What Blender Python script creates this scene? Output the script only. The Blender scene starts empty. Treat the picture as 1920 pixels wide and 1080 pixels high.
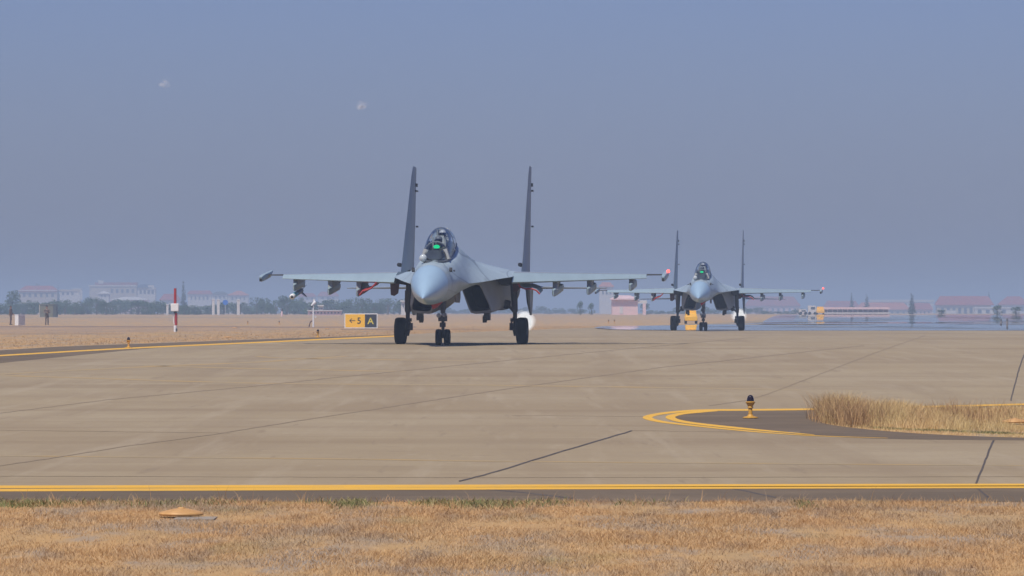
import bpy, bmesh, math, random
import numpy as np
from mathutils import Vector, Matrix
from mathutils.geometry import tessellate_polygon
R = math.radians
random.seed(7)
rng = np.random.default_rng(11)
S = bpy.context.scene
COL = S.collection

# ------------------------------------------------------------------ camera
K = 2.0             # depth stretch: a long lens from far away
F = 4770.0 * K      # focal length in pixels of the 1920 wide photograph
CX, HY = 960.0, 586.0
CZ = 1.59
cam = bpy.data.cameras.new("camera")
cam.sensor_width = 36.0
cam.lens = 36.0 * F / 1920.0
cam.shift_y = (HY - 540.0) / 1920.0
cam.clip_start = 0.5
cam.clip_end = 20000.0
camo = bpy.data.objects.new("camera", cam)
COL.objects.link(camo)
camo.location = (0, 0, CZ)
camo.rotation_euler = (R(90), 0, 0)
S.camera = camo

# ------------------------------------------------------------------ light
SUN_EL, SUN_AZ = 59.0, -152.0         # azimuth clockwise from the view direction
w = bpy.data.worlds.new("World")
S.world = w
w.use_nodes = True
nt = w.node_tree
bg = nt.nodes["Background"]
sky = nt.nodes.new("ShaderNodeTexSky")
sky.sky_type = 'NISHITA'
sky.sun_disc = False
sky.sun_elevation = R(SUN_EL)
sky.sun_rotation = R(SUN_AZ)
sky.altitude = 0
sky.air_density = 1.2
sky.dust_density = 0.8
sky.ozone_density = 4.0
tint = nt.nodes.new("ShaderNodeMix")
tint.data_type = 'RGBA'
tint.blend_type = 'MULTIPLY'
tint.inputs[0].default_value = 1.0
tint.inputs[7].default_value = (0.745, 0.83, 1.46, 1)
nt.links.new(sky.outputs[0], tint.inputs[6])
nt.links.new(tint.outputs[2], bg.inputs[0])
bg.inputs[1].default_value = 0.06
sl = bpy.data.lights.new("sun", 'SUN')
sl.energy = 4.2
sl.angle = R(0.5)
sl.color = (1.0, 0.92, 0.80)
so = bpy.data.objects.new("sun", sl)
COL.objects.link(so)
sd = Vector((math.sin(R(SUN_AZ)) * math.cos(R(SUN_EL)), math.cos(R(SUN_AZ)) * math.cos(R(SUN_EL)), math.sin(R(SUN_EL))))
so.rotation_euler = sd.to_track_quat('Z', 'Y').to_euler()
so.location = (-40, -20, 60)
S.view_settings.view_transform = 'Standard'
S.view_settings.look = 'None'
S.view_settings.exposure = 0.0
S.view_settings.gamma = 1.0
S.cycles.max_bounces = 8
S.cycles.transparent_max_bounces = 24
S.cycles.volume_bounces = 0
S.cycles.use_denoising = True

# ------------------------------------------------------------------ ground profile
KN = [(-200, 0), (45 * K, 0), (84 * K, .462), (90 * K, .468), (110 * K, .468), (162 * K, .435), (262 * K, .42), (500 * K, 1.10), (14000, 1.10)]
def g(y):
    for (a, za), (b, zb) in zip(KN, KN[1:]):
        if y <= b:
            return za + (zb - za) * (y - a) / (b - a)
    return KN[-1][1]
def py_of(y): return HY + F * (CZ - g(y)) / y
OFF = .28    # sheets lie a few millimetres above one another
def gp(px, py, off=0.0):
    """ground point seen at a photograph pixel"""
    lo, hi = 8.0, 6000.0
    for _ in range(60):
        m = (lo + hi) / 2
        if py_of(m) > py: lo = m
        else: hi = m
    y = (lo + hi) / 2
    return Vector(((px - CX) / F * y, y, g(y) + off * OFF))
def at(px, py, y): return Vector(((px - CX) / F * y, y, CZ + (HY - py) / F * y))

# ------------------------------------------------------------------ materials
def rgb(h): return (h[0], h[1], h[2], 1.0)
def mat(name, c, rough=.6, c2=None, scale=4.0, detail=6, lo=.35, hi=.65, metal=0.0, bump=0.0, bscale=None,
        spec=.5, emit=None, alpha=None, stretch=None, obj_coords=True):
    m = bpy.data.materials.new(name)
    m.use_nodes = True
    n, l = m.node_tree.nodes, m.node_tree.links
    b = n["Principled BSDF"]
    b.inputs["Base Color"].default_value = rgb(c)
    b.inputs["Roughness"].default_value = rough
    b.inputs["Metallic"].default_value = metal
    b.inputs["Specular IOR Level"].default_value = spec
    if alpha is not None: b.inputs["Alpha"].default_value = alpha
    if emit:
        b.inputs["Emission Color"].default_value = rgb(emit[0]); b.inputs["Emission Strength"].default_value = emit[1]
    tc = n.new("ShaderNodeTexCoord"); mp = n.new("ShaderNodeMapping")
    l.new(tc.outputs["Object"], mp.inputs[0])
    if stretch: mp.inputs["Scale"].default_value = stretch
    if c2 is not None:
        t = n.new("ShaderNodeTexNoise"); t.inputs["Scale"].default_value = scale; t.inputs["Detail"].default_value = detail
        t.inputs["Roughness"].default_value = .62
        l.new(mp.outputs[0], t.inputs["Vector"])
        r = n.new("ShaderNodeValToRGB")
        r.color_ramp.elements[0].position = lo; r.color_ramp.elements[0].color = rgb(c)
        r.color_ramp.elements[1].position = hi; r.color_ramp.elements[1].color = rgb(c2)
        l.new(t.outputs["Fac"], r.inputs[0]); l.new(r.outputs[0], b.inputs["Base Color"])
    if bump:
        t2 = n.new("ShaderNodeTexNoise"); t2.inputs["Scale"].default_value = bscale or scale * 3; t2.inputs["Detail"].default_value = 6
        l.new(mp.outputs[0], t2.inputs["Vector"])
        bp = n.new("ShaderNodeBump"); bp.inputs["Strength"].default_value = bump; bp.inputs["Distance"].default_value = .02
        l.new(t2.outputs["Fac"], bp.inputs["Height"]); l.new(bp.outputs[0], b.inputs["Normal"])
    return m

def layered(name, base, layers, rough=.85, bump=.0, bscale=20, island=None, panel=False):
    """base colour with several noise layers: (scale, detail, colour, lo, hi, strength, stretch)"""
    m = bpy.data.materials.new(name); m.use_nodes = True
    n, l = m.node_tree.nodes, m.node_tree.links
    b = n["Principled BSDF"]; b.inputs["Roughness"].default_value = rough; b.inputs["Specular IOR Level"].default_value = .25
    tc = n.new("ShaderNodeTexCoord")
    prev = None
    rg = n.new("ShaderNodeRGB"); rg.outputs[0].default_value = rgb(base); prev = rg.outputs[0]
    if island:
        ge = n.new("ShaderNodeNewGeometry"); rr = n.new("ShaderNodeValToRGB")
        els = rr.color_ramp.elements
        for i, (p, c) in enumerate(island):
            if i < 2: els[i].position = p; els[i].color = rgb(c)
            else: e = els.new(p); e.color = rgb(c)
        l.new(ge.outputs["Random Per Island"], rr.inputs[0]); prev = rr.outputs[0]
    for (sc, de, co, lo, hi, st, stretch) in layers:
        mp = n.new("ShaderNodeMapping"); mp.inputs["Scale"].default_value = stretch
        l.new(tc.outputs["Object"], mp.inputs[0])
        t = n.new("ShaderNodeTexNoise"); t.inputs["Scale"].default_value = sc; t.inputs["Detail"].default_value = de
        t.inputs["Roughness"].default_value = .6
        l.new(mp.outputs[0], t.inputs["Vector"])
        mr = n.new("ShaderNodeMapRange"); mr.inputs[1].default_value = lo; mr.inputs[2].default_value = hi
        mr.inputs[3].default_value = 0; mr.inputs[4].default_value = st
        l.new(t.outputs["Fac"], mr.inputs[0])
        mx = n.new("ShaderNodeMix"); mx.data_type = 'RGBA'
        l.new(mr.outputs[0], mx.inputs[0]); l.new(prev, mx.inputs[6]); mx.inputs[7].default_value = rgb(co)
        prev = mx.outputs[2]
    if panel:      # skin panels: thin dark seams and slight tone steps between the sheets
        sx = n.new("ShaderNodeSeparateXYZ"); cb = n.new("ShaderNodeCombineXYZ"); ad = n.new("ShaderNodeMath"); ab = n.new("ShaderNodeMath"); ab.operation = 'ABSOLUTE'
        l.new(tc.outputs["Object"], sx.inputs[0]); l.new(sx.outputs[0], ab.inputs[0]); l.new(ab.outputs[0], ad.inputs[0]); l.new(sx.outputs[2], ad.inputs[1])
        l.new(sx.outputs[1], cb.inputs[0]); l.new(ad.outputs[0], cb.inputs[1])
        bt = n.new("ShaderNodeTexBrick"); bt.inputs["Scale"].default_value = 1.0; bt.inputs["Brick Width"].default_value = 1.15; bt.inputs["Row Height"].default_value = .62
        bt.inputs["Mortar Size"].default_value = .014; bt.inputs["Color1"].default_value = (1, 1, 1, 1); bt.inputs["Color2"].default_value = (.88, .89, .90, 1); bt.inputs["Mortar"].default_value = (.55, .56, .58, 1)
        l.new(cb.outputs[0], bt.inputs["Vector"])
        mx = n.new("ShaderNodeMix"); mx.data_type = 'RGBA'; mx.blend_type = 'MULTIPLY'; mx.inputs[0].default_value = 1.0
        l.new(prev, mx.inputs[6]); l.new(bt.outputs["Color"], mx.inputs[7]); prev = mx.outputs[2]
    l.new(prev, b.inputs["Base Color"])
    if bump:
        t2 = n.new("ShaderNodeTexNoise"); t2.inputs["Scale"].default_value = bscale; t2.inputs["Detail"].default_value = 8
        l.new(tc.outputs["Object"], t2.inputs["Vector"])
        bp = n.new("ShaderNodeBump"); bp.inputs["Strength"].default_value = bump; bp.inputs["Distance"].default_value = .03
        l.new(t2.outputs["Fac"], bp.inputs["Height"]); l.new(bp.outputs[0], b.inputs["Normal"])
    return m

M = {}
M['dry_ground'] = layered('dry_ground', (.49, .30, .12), [
    (.9, 8, (.37, .265, .14), .45, .62, .8, (1, .12, 1)),
    (.12, 6, (.41, .275, .135), .45, .65, .7, (1, .2, 1)),
    (9, 6, (.56, .36, .155), .5, .7, .7, (1, .3, 1)),
    (.35, 8, (.28, .245, .12), .60, .72, .55, (1, .15, 1)),
    (1.2, 8, (.30, .26, .21), .48, .60, .8, (1, .25, 1))], rough=.95, bump=.5, bscale=30)
M['concrete'] = layered('concrete', (.345, .273, .162), [
    (.040, 6, (.272, .204, .118), .44, .60, .75, (1.2, .5, 1)),
    (.10, 8, (.39, .322, .208), .46, .62, .6, (.8, .5, 1)),
    (.45, 9, (.30, .233, .142), .46, .64, .55, (.5, .5, 1)),
    (.30, 10, (.225, .162, .09), .53, .69, .68, (.05, .5, 1)),
    (1.3, 8, (.26, .195, .112), .55, .70, .5, (.06, .5, 1)),
    (3.5, 8, (.25, .19, .115), .58, .72, .6, (.35, .4, 1)),
    (.6, 6, (.27, .205, .122), .50, .68, .6, (1, .045, 1)),
    (1.8, 5, (.40, .33, .22), .54, .68, .45, (1, .04, 1)),
    (4.0, 4, (.24, .185, .115), .62, .70, .55, (1, .05, 1)),
    (16, 6, (.28, .22, .145), .48, .72, .5, (1, .5, 1)),
    (7, 6, (.42, .35, .24), .60, .74, .5, (.6, .4, 1))], rough=.85, bump=.08, bscale=40)
M['asphalt'] = layered('asphalt', (.145, .110, .070), [
    (.8, 8, (.20, .150, .095), .45, .65, .8, (.3, .5, 1)),
    (6, 8, (.105, .08, .052), .5, .7, .6, (.3, .5, 1))], rough=.88, bump=.2, bscale=60)
M['paint'] = layered('paint', (.76, .43, .045), [
    (1.6, 8, (.66, .39, .07), .5, .66, .7, (1, .5, 1)),
    (9, 8, (.50, .34, .13), .58, .70, .6, (1, .5, 1))], rough=.7)
M['worn_paint'] = layered('worn_paint', (.41, .285, .125), [
    (.7, 8, (.35, .275, .160), .42, .55, .9, (1, 1, 1))], rough=.8)
M['crack_dark'] = mat('crack_dark', (.06, .05, .04), .9, (.11, .09, .07), 3.0)
M['crack'] = mat('crack', (.22, .165, .10), .9, (.29, .22, .13), 3.0)
M['joint'] = mat('joint', (.29, .22, .13), .9, (.35, .265, .155), 2.0)
M['soil'] = mat('soil', (.20, .135, .09), .95, (.30, .195, .115), .5, stretch=(1, .3, 1))
M['sparse'] = layered('sparse', (.34, .24, .15), [(.4, 8, (.44, .29, .15), .45, .62, .8, (1, .15, 1)), (.5, 8, (.24, .205, .105), .58, .72, .6, (1, .15, 1))], rough=.95)
M['grey_pad'] = mat('grey_pad', (.26, .22, .17), .9, (.36, .31, .24), 14)
M['grass'] = layered('grass', (.4, .26, .12), [
    (.55, 6, (.52, .32, .15), .44, .58, .7, (1, .12, 1)),
    (1.1, 6, (.36, .30, .22), .50, .62, .8, (1, .25, 1)),
    (2.6, 6, (.27, .19, .125), .54, .66, .75, (1, .12, 1)),
    (.8, 5, (.34, .31, .15), .58, .68, .5, (1, .3, 1))], rough=.8,
    island=[(0, (.31, .19, .09)), (1, (.63, .45, .25)), (.35, (.50, .31, .135)), (.7, (.57, .36, .165))])
M['tall_grass'] = layered('tall_grass', (.4, .26, .12), [
    (1.6, 6, (.50, .33, .16), .50, .68, .5, (1, .5, .6)),
    (.8, 6, (.70, .48, .24), .5, .65, .5, (1, .5, .6))], rough=.8,
    island=[(0, (.42, .29, .12)), (1, (.74, .58, .31)), (.4, (.58, .42, .175)), (.8, (.66, .51, .235))])
M['weeds'] = layered('weeds', (.08, .12, .03), [], rough=.7,
    island=[(0, (.09, .125, .035)), (1, (.42, .32, .15)), (.35, (.17, .18, .06))])
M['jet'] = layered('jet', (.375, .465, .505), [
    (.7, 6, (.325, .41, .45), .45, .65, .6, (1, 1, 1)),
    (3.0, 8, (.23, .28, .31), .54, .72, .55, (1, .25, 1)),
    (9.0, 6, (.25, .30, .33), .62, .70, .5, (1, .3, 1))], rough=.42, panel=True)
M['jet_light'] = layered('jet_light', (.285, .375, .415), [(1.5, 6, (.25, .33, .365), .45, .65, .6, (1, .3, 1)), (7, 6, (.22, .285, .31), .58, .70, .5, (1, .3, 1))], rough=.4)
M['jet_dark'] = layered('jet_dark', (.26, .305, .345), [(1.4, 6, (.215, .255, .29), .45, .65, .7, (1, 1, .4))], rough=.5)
M['radome'] = mat('radome', (.315, .455, .565), .28, (.29, .42, .53), 2.0)
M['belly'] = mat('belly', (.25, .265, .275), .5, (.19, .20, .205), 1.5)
M['seam'] = mat('seam', (.06, .065, .07), .6, (.09, .09, .09), 3)
M['frame_grey'] = mat('frame_grey', (.14, .16, .18), .5, (.11, .13, .15), 4)
M['shed_back'] = mat('shed_back', (.30, .17, .16), .8, (.25, .14, .14), .6)
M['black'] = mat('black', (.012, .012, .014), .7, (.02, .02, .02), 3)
M['rubber'] = mat('rubber', (.008, .008, .009), .9, (.013, .012, .012), 6, spec=.15)
M['gear'] = mat('gear', (.045, .046, .048), .5, (.07, .07, .072), 6, metal=.2)
M['steel'] = mat('steel', (.32, .33, .34), .35, (.22, .22, .23), 6, metal=.7)
M['nozzle'] = mat('nozzle', (.10, .085, .07), .4, (.16, .13, .10), 5, metal=.8)
M['tan_metal'] = mat('tan_metal', (.30, .25, .20), .4, (.22, .19, .16), 3, metal=.5)
M['red'] = mat('red', (.42, .025, .022), .6, (.33, .02, .018), 4)
M['dark_red'] = mat('dark_red', (.105, .035, .03), .6, (.07, .03, .028), 5)
M['white'] = mat('white', (.82, .82, .80), .5, (.74, .74, .71), 3)
M['teal'] = mat('teal', (.05, .40, .46), .4, (.045, .34, .40), 4)
M['missile_grey'] = mat('missile_grey', (.12, .13, .14), .5, (.16, .17, .18), 4)
M['seat'] = mat('seat', (.46, .48, .46), .7, (.36, .38, .37), 6)
M['cockpit'] = mat('cockpit', (.07, .08, .09), .6, (.10, .115, .125), 6)
M['hud'] = mat('hud', (.0, .25, .10), .2, (.0, .30, .12), 3, emit=((.0, .85, .28), .85))
M['lens'] = mat('lens', (.50, .55, .55), .06, (.45, .50, .50), 4, spec=.9)
M['red_lamp'] = mat('red_lamp', (.6, .02, .02), .3, (.6, .03, .03), 3, emit=((1, .10, .08), 3.0))
M['lamp_dome'] = mat('lamp_dome', (.014, .010, .016), .12, (.02, .014, .022), 8, spec=.35)
M['yellow'] = mat('yellow', (.60, .33, .045), .5, (.48, .25, .03), 9, bump=.05)
M['orange_cover'] = mat('orange_cover', (.62, .36, .13), .6, (.50, .27, .085), 14, bump=.1)
M['sign_yellow'] = mat('sign_yellow', (.92, .52, .02), .5, (.88, .49, .02), 2)
M['ink'] = mat('ink', (.018, .018, .02), .6, (.024, .024, .025), 4)
M['sign_black'] = mat('sign_black', (.025, .028, .034), .5, (.03, .033, .04), 3)
M['sign_letter'] = mat('sign_letter', (.75, .62, .06), .5, (.70, .57, .05), 4)
M['skin'] = mat('skin', (.36, .21, .14), .6, (.32, .18, .12), 12)
M['hair'] = mat('hair', (.015, .012, .011), .6, (.022, .018, .015), 20)
M['camo'] = mat('camo', (.20, .145, .11), .85, (.085, .065, .05), 7, lo=.47, hi=.53)
M['brown_cloth'] = mat('brown_cloth', (.14, .085, .06), .85, (.09, .055, .045), 6)
M['flight_suit'] = mat('flight_suit', (.05, .06, .045), .85, (.075, .08, .06), 8)
M['helmet'] = mat('helmet', (.62, .63, .64), .3, (.56, .57, .58), 5)
M['visor'] = mat('visor', (.01, .01, .012), .1, (.012, .012, .014), 5)
M['olive'] = mat('olive', (.20, .19, .12), .8, (.16, .155, .10), 1)
M['olive_dark'] = mat('olive_dark', (.06, .065, .06), .8, (.08, .08, .07), 1)
M['cream'] = mat('cream', (.54, .47, .36), .8, (.47, .41, .33), .4)
M['pale'] = mat('pale', (.66, .64, .60), .8, (.58, .56, .53), .4)
M['pink_wall'] = mat('pink_wall', (.80, .58, .56), .8, (.74, .52, .50), .5)
M['roof_red'] = mat('roof_red', (.34, .085, .07), .8, (.27, .07, .06), .6)
M['roof_orange'] = mat('roof_orange', (.50, .17, .09), .8, (.42, .14, .08), .6)
M['window'] = mat('window', (.05, .07, .10), .25, (.07, .09, .12), 1)
M['blue'] = mat('blue', (.03, .16, .60), .5, (.04, .19, .62), 1)
M['bark'] = mat('bark', (.09, .07, .05), .9, (.13, .10, .07), 4)
M['leaf'] = layered('leaf', (.06, .09, .04), [], rough=.7, island=[(0, (.03, .07, .035)), (1, (.10, .16, .07)), (.5, (.06, .11, .05))])
M['leaf_dark'] = layered('leaf_dark', (.035, .06, .04), [], rough=.7, island=[(0, (.018, .032, .022)), (1, (.06, .085, .045))])
M['tyre_side'] = M['rubber']

def glass_mat():
    m = bpy.data.materials.new('canopy_glass'); m.use_nodes = True
    n, l = m.node_tree.nodes, m.node_tree.links
    n.remove(n["Principled BSDF"])
    tr = n.new("ShaderNodeBsdfTransparent"); tr.inputs[0].default_value = (.86, .91, .96, 1)
    gl = n.new("ShaderNodeBsdfGlossy"); gl.inputs["Roughness"].default_value = .04
    fr = n.new("ShaderNodeFresnel"); fr.inputs[0].default_value = 1.5
    mx = n.new("ShaderNodeMixShader")
    l.new(fr.outputs[0], mx.inputs[0]); l.new(tr.outputs[0], mx.inputs[1]); l.new(gl.outputs[0], mx.inputs[2])
    l.new(mx.outputs[0], n["Material Output"].inputs[0])
    return m
M['glass'] = glass_mat()
def veil_mat(name, col, alpha, emit=0.0):
    m = bpy.data.materials.new(name); m.use_nodes = True
    n, l = m.node_tree.nodes, m.node_tree.links
    n.remove(n["Principled BSDF"])
    tr = n.new("ShaderNodeBsdfTransparent")
    if emit:
        d = n.new("ShaderNodeEmission"); d.inputs[0].default_value = rgb(col); d.inputs[1].default_value = emit
    else:
        d = n.new("ShaderNodeBsdfDiffuse"); d.inputs[0].default_value = rgb(col)
    mx = n.new("ShaderNodeMixShader"); mx.inputs[0].default_value = alpha
    l.new(tr.outputs[0], mx.inputs[1]); l.new(d.outputs[0], mx.inputs[2])
    l.new(mx.outputs[0], n["Material Output"].inputs[0])
    return m
M['cloud'] = veil_mat('cloud', (.9, .9, .92), .035)
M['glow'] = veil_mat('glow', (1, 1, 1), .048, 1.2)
def mirage_mat():
    m = bpy.data.materials.new('mirage'); m.use_nodes = True
    n, l = m.node_tree.nodes, m.node_tree.links
    n.remove(n["Principled BSDF"])
    gl = n.new("ShaderNodeBsdfGlossy"); gl.inputs["Roughness"].default_value = .012; gl.inputs[0].default_value = (.97, .97, .96, 1)
    tr = n.new("ShaderNodeBsdfTransparent")
    tc = n.new("ShaderNodeTexCoord"); mp = n.new("ShaderNodeMapping"); mp.inputs["Scale"].default_value = (.10, .06, 1)
    t = n.new("ShaderNodeTexNoise"); t.inputs["Scale"].default_value = 1.0; t.inputs["Detail"].default_value = 5
    l.new(tc.outputs["Object"], mp.inputs[0]); l.new(mp.outputs[0], t.inputs[0])
    mr = n.new("ShaderNodeMapRange"); mr.inputs[1].default_value = .36; mr.inputs[2].default_value = .46
    l.new(t.outputs[0], mr.inputs[0])
    bp = n.new("ShaderNodeBump"); bp.inputs["Strength"].default_value = .12; bp.inputs["Distance"].default_value = .003
    t2 = n.new("ShaderNodeTexNoise"); t2.inputs["Scale"].default_value = .8; t2.inputs["Detail"].default_value = 2
    l.new(tc.outputs["Object"], t2.inputs[0]); l.new(t2.outputs[0], bp.inputs["Height"]); l.new(bp.outputs[0], gl.inputs["Normal"])
    mx = n.new("ShaderNodeMixShader")
    l.new(mr.outputs[0], mx.inputs[0]); l.new(tr.outputs[0], mx.inputs[1]); l.new(gl.outputs[0], mx.inputs[2])
    l.new(mx.outputs[0], n["Material Output"].inputs[0])
    return m
M['mirage'] = mirage_mat()

# ------------------------------------------------------------------ mesh helpers
class MB:
    def __init__(s): s.v = []; s.f = []; s.mi = []; s.cur = 0
    def add(s, vs, fs):
        o = len(s.v); s.v += [tuple(p) for p in vs]
        for f in fs: s.f.append(tuple(o + i for i in f)); s.mi.append(s.cur)
        return s
    def mat(s, i): s.cur = i; return s
    def box(s, c, d, rot=None, taper=None):
        hx, hy, hz = d[0] / 2, d[1] / 2, d[2] / 2
        vs = []
        for z in (-hz, hz):
            k = taper if (taper and z > 0) else 1
            for x, y in ((-hx, -hy), (hx, -hy), (hx, hy), (-hx, hy)):
                p = Vector((x * k, y * k, z))
                if rot is not None: p = rot @ p
                vs.append(p + Vector(c))
        return s.add(vs, [(3, 2, 1, 0), (4, 5, 6, 7), (0, 1, 5, 4), (1, 2, 6, 5), (2, 3, 7, 6), (3, 0, 4, 7)])
    def loft(s, rings, cap0=True, cap1=True, closed=True):
        n = len(rings[0]); o = len(s.v)
        for r in rings: s.v += [tuple(p) for p in r]
        for i in range(len(rings) - 1):
            for j in range(n if closed else n - 1):
                k = (j + 1) % n
                s.f.append((o + i * n + j, o + i * n + k, o + (i + 1) * n + k, o + (i + 1) * n + j)); s.mi.append(s.cur)
        if cap0: s.f.append(tuple(o + j for j in reversed(range(n)))); s.mi.append(s.cur)
        if cap1: s.f.append(tuple(o + (len(rings) - 1) * n + j for j in range(n))); s.mi.append(s.cur)
        return s
    def tube(s, pts, rad, n=10):
        pts = [Vector(p) for p in pts]
        if not isinstance(rad, (list, tuple)): rad = [rad] * len(pts)
        rings = []
        for i, p in enumerate(pts):
            t = (pts[min(i + 1, len(pts) - 1)] - pts[max(i - 1, 0)]).normalized()
            u = t.cross(Vector((0, 0, 1)) if abs(t.z) < .9 else Vector((0, 1, 0))).normalized(); v = t.cross(u)
            rings.append([p + (u * math.cos(2 * math.pi * k / n) + v * math.sin(2 * math.pi * k / n)) * rad[i] for k in range(n)])
        return s.loft(rings)
    def lathe(s, prof, c=(0, 0, 0), axis='Z', n=24, sx=1, sy=1):
        rings = []
        for r, h in prof:
            ring = []
            for k in range(n):
                a = 2 * math.pi * k / n
                x, y = r * math.cos(a) * sx, r * math.sin(a) * sy
                p = {'Z': (x, y, h), 'X': (h, x, y), 'Y': (x, h, y)}[axis]
                ring.append((p[0] + c[0], p[1] + c[1], p[2] + c[2]))
            rings.append(ring)
        return s.loft(rings)
    def sphere(s, c, r, n=14, sc=(1, 1, 1)):
        m = n // 2 + 1
        return s.lathe_sc([(r * math.sin(math.pi * i / m), -r * math.cos(math.pi * i / m)) for i in range(1, m)], c, n, sc)
    def lathe_sc(s, prof, c, n, sc):
        return s.loft([[(r * math.cos(2 * math.pi * k / n) * sc[0] + c[0], r * math.sin(2 * math.pi * k / n) * sc[1] + c[1], h * sc[2] + c[2]) for k in range(n)] for r, h in prof])
    def prism(s, poly, axis, a, b):
        """poly of 2D points extruded along axis from a to b"""
        def P(p, t): return {'X': (t, p[0], p[1]), 'Y': (p[0], t, p[1]), 'Z': (p[0], p[1], t)}[axis]
        n = len(poly); vs = [P(p, a) for p in poly] + [P(p, b) for p in poly]
        return s.add(vs, [tuple(reversed(range(n))), tuple(range(n, 2 * n))] + [(i, (i + 1) % n, n + (i + 1) % n, n + i) for i in range(n)])
    def build(s, name, mats, parent=None, smooth=40, loc=None):
        me = bpy.data.meshes.new(name)
        me.from_pydata(s.v, [], s.f); me.update()
        if not isinstance(mats, (list, tuple)): mats = [mats]
        for m in mats: me.materials.append(m)
        if len(mats) > 1: me.polygons.foreach_set("material_index", s.mi)
        bm = bmesh.new(); bm.from_mesh(me); bmesh.ops.recalc_face_normals(bm, faces=bm.faces[:]); bm.to_mesh(me); bm.free()
        if smooth:
            me.polygons.foreach_set("use_smooth", [True] * len(me.polygons))
            me.set_sharp_from_angle(angle=R(smooth))
        o = bpy.data.objects.new(name, me); COL.objects.link(o)
        if parent is not None: o.parent = parent
        if loc is not None: o.location = loc
        return o
def tag(o, label=None, cat=None, group=None, kind=None):
    if label: o['label'] = label
    if cat: o['category'] = cat
    if group: o['group'] = group
    if kind: o['kind'] = kind
    return o
def empty(name, loc, label=None, cat=None, group=None, rz=0.0, scale=1.0):
    o = bpy.data.objects.new(name, None); COL.objects.link(o)
    o.location = loc; o.rotation_euler = (0, 0, rz); o.scale = (scale,) * 3
    o.empty_display_size = .2
    return tag(o, label, cat, group)
def copy_tree(o, parent=None):
    c = o.copy(); COL.objects.link(c)
    if parent is not None: c.parent = parent
    for ch in list(o.children): copy_tree(ch, c)
    return c

# ------------------------------------------------------------------ ground sheets
def rows_between(a, b, step=6.0):
    ys = {a, b} | {k for k, _ in KN if a < k < b}
    y = a
    while y < b: ys.add(y); y += step
    return sorted(ys)
def sheet(name, m, y0, y1, xl, xr, off, step=6.0, kind='structure'):
    mb = MB(); ys = rows_between(y0, y1, step)
    vs = []; fs = []
    for y in ys: vs += [(xl(y), y, g(y) + off * OFF), (xr(y), y, g(y) + off * OFF)]
    for i in range(len(ys) - 1): fs.append((2 * i, 2 * i + 1, 2 * i + 3, 2 * i + 2))
    mb.add(vs, fs); o = mb.build(name, m, smooth=0); tag(o, kind=kind); return o
def conform(o, off):
    bm = bmesh.new(); bm.from_mesh(o.data)          # cut where the ground changes slope so the sheet follows it
    for k, _ in KN[1:-1]:
        bmesh.ops.bisect_plane(bm, geom=bm.verts[:] + bm.edges[:] + bm.faces[:], plane_co=(0, k, 0), plane_no=(0, 1, 0))
    for v in bm.verts: v.co.z = g(v.co.y) + off * OFF
    bm.to_mesh(o.data); bm.free(); o.data.update()
    return o
def poly_sheet(name, m, pix, off, kind='structure'):
    pts = [gp(x, y, off) for x, y in pix]
    tris = tessellate_polygon([[Vector((p.x, p.y, 0)) for p in pts]])
    o = MB().add([(p.x, p.y, 0) for p in pts], [tuple(t) for t in tris]).build(name, m, smooth=0); tag(o, kind=kind)
    conform(o, off)
    return o
def catmull(pts, n=10):
    out = []
    P = [pts[0]] + list(pts) + [pts[-1]]
    for i in range(1, len(P) - 2):
        for k in range(n):
            t = k / n
            out.append(tuple(.5 * (2 * b + (c - a) * t + (2 * a - 5 * b + 4 * c - d) * t * t + (3 * b - a - 3 * c + d) * t ** 3)
                             for a, b, c, d in zip(P[i - 1], P[i], P[i + 1], P[i + 2])))
    out.append(tuple(pts[-1])); return out
def stripe(mb, pix, a, b, off, smooth=False, wob=0.0):
    """a painted or cut line on the ground: pen of half size a x b photo pixels, laid down in ground coordinates"""
    pts = catmull(pix, 12) if smooth else list(pix)
    rs = [pts[0]]
    for p, q in zip(pts, pts[1:]):
        n = max(1, int(math.hypot(q[0] - p[0], (q[1] - p[1]) * 3) / (18 if min(p[1], q[1]) > 760 else 3)))
        for k in range(1, n + 1): rs.append((p[0] + (q[0] - p[0]) * k / n, p[1] + (q[1] - p[1]) * k / n))
    if wob: rs = [(x + random.uniform(-1, 1) * wob * 2, y + random.uniform(-1, 1) * wob) for x, y in rs]
    vs = []
    for i, p in enumerate(rs):
        q0, q1 = rs[max(0, i - 1)], rs[min(len(rs) - 1, i + 1)]
        tx, ty = q1[0] - q0[0], q1[1] - q0[1]; L = math.hypot(tx, ty) or 1
        nx, ny = -ty / L, tx / L
        aa, bb = (a(i / len(rs)), b(i / len(rs))) if callable(a) else (a, b)
        D = math.sqrt((aa * nx) ** 2 + (bb * ny) ** 2)
        ox, oy = aa * aa * nx / D, bb * bb * ny / D
        vs += [gp(p[0] + ox, p[1] + oy, off), gp(p[0] - ox, p[1] - oy, off)]
    mb.add(vs, [(2 * i, 2 * i + 1, 2 * i + 3, 2 * i + 2) for i in range(len(rs) - 1)])

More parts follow.
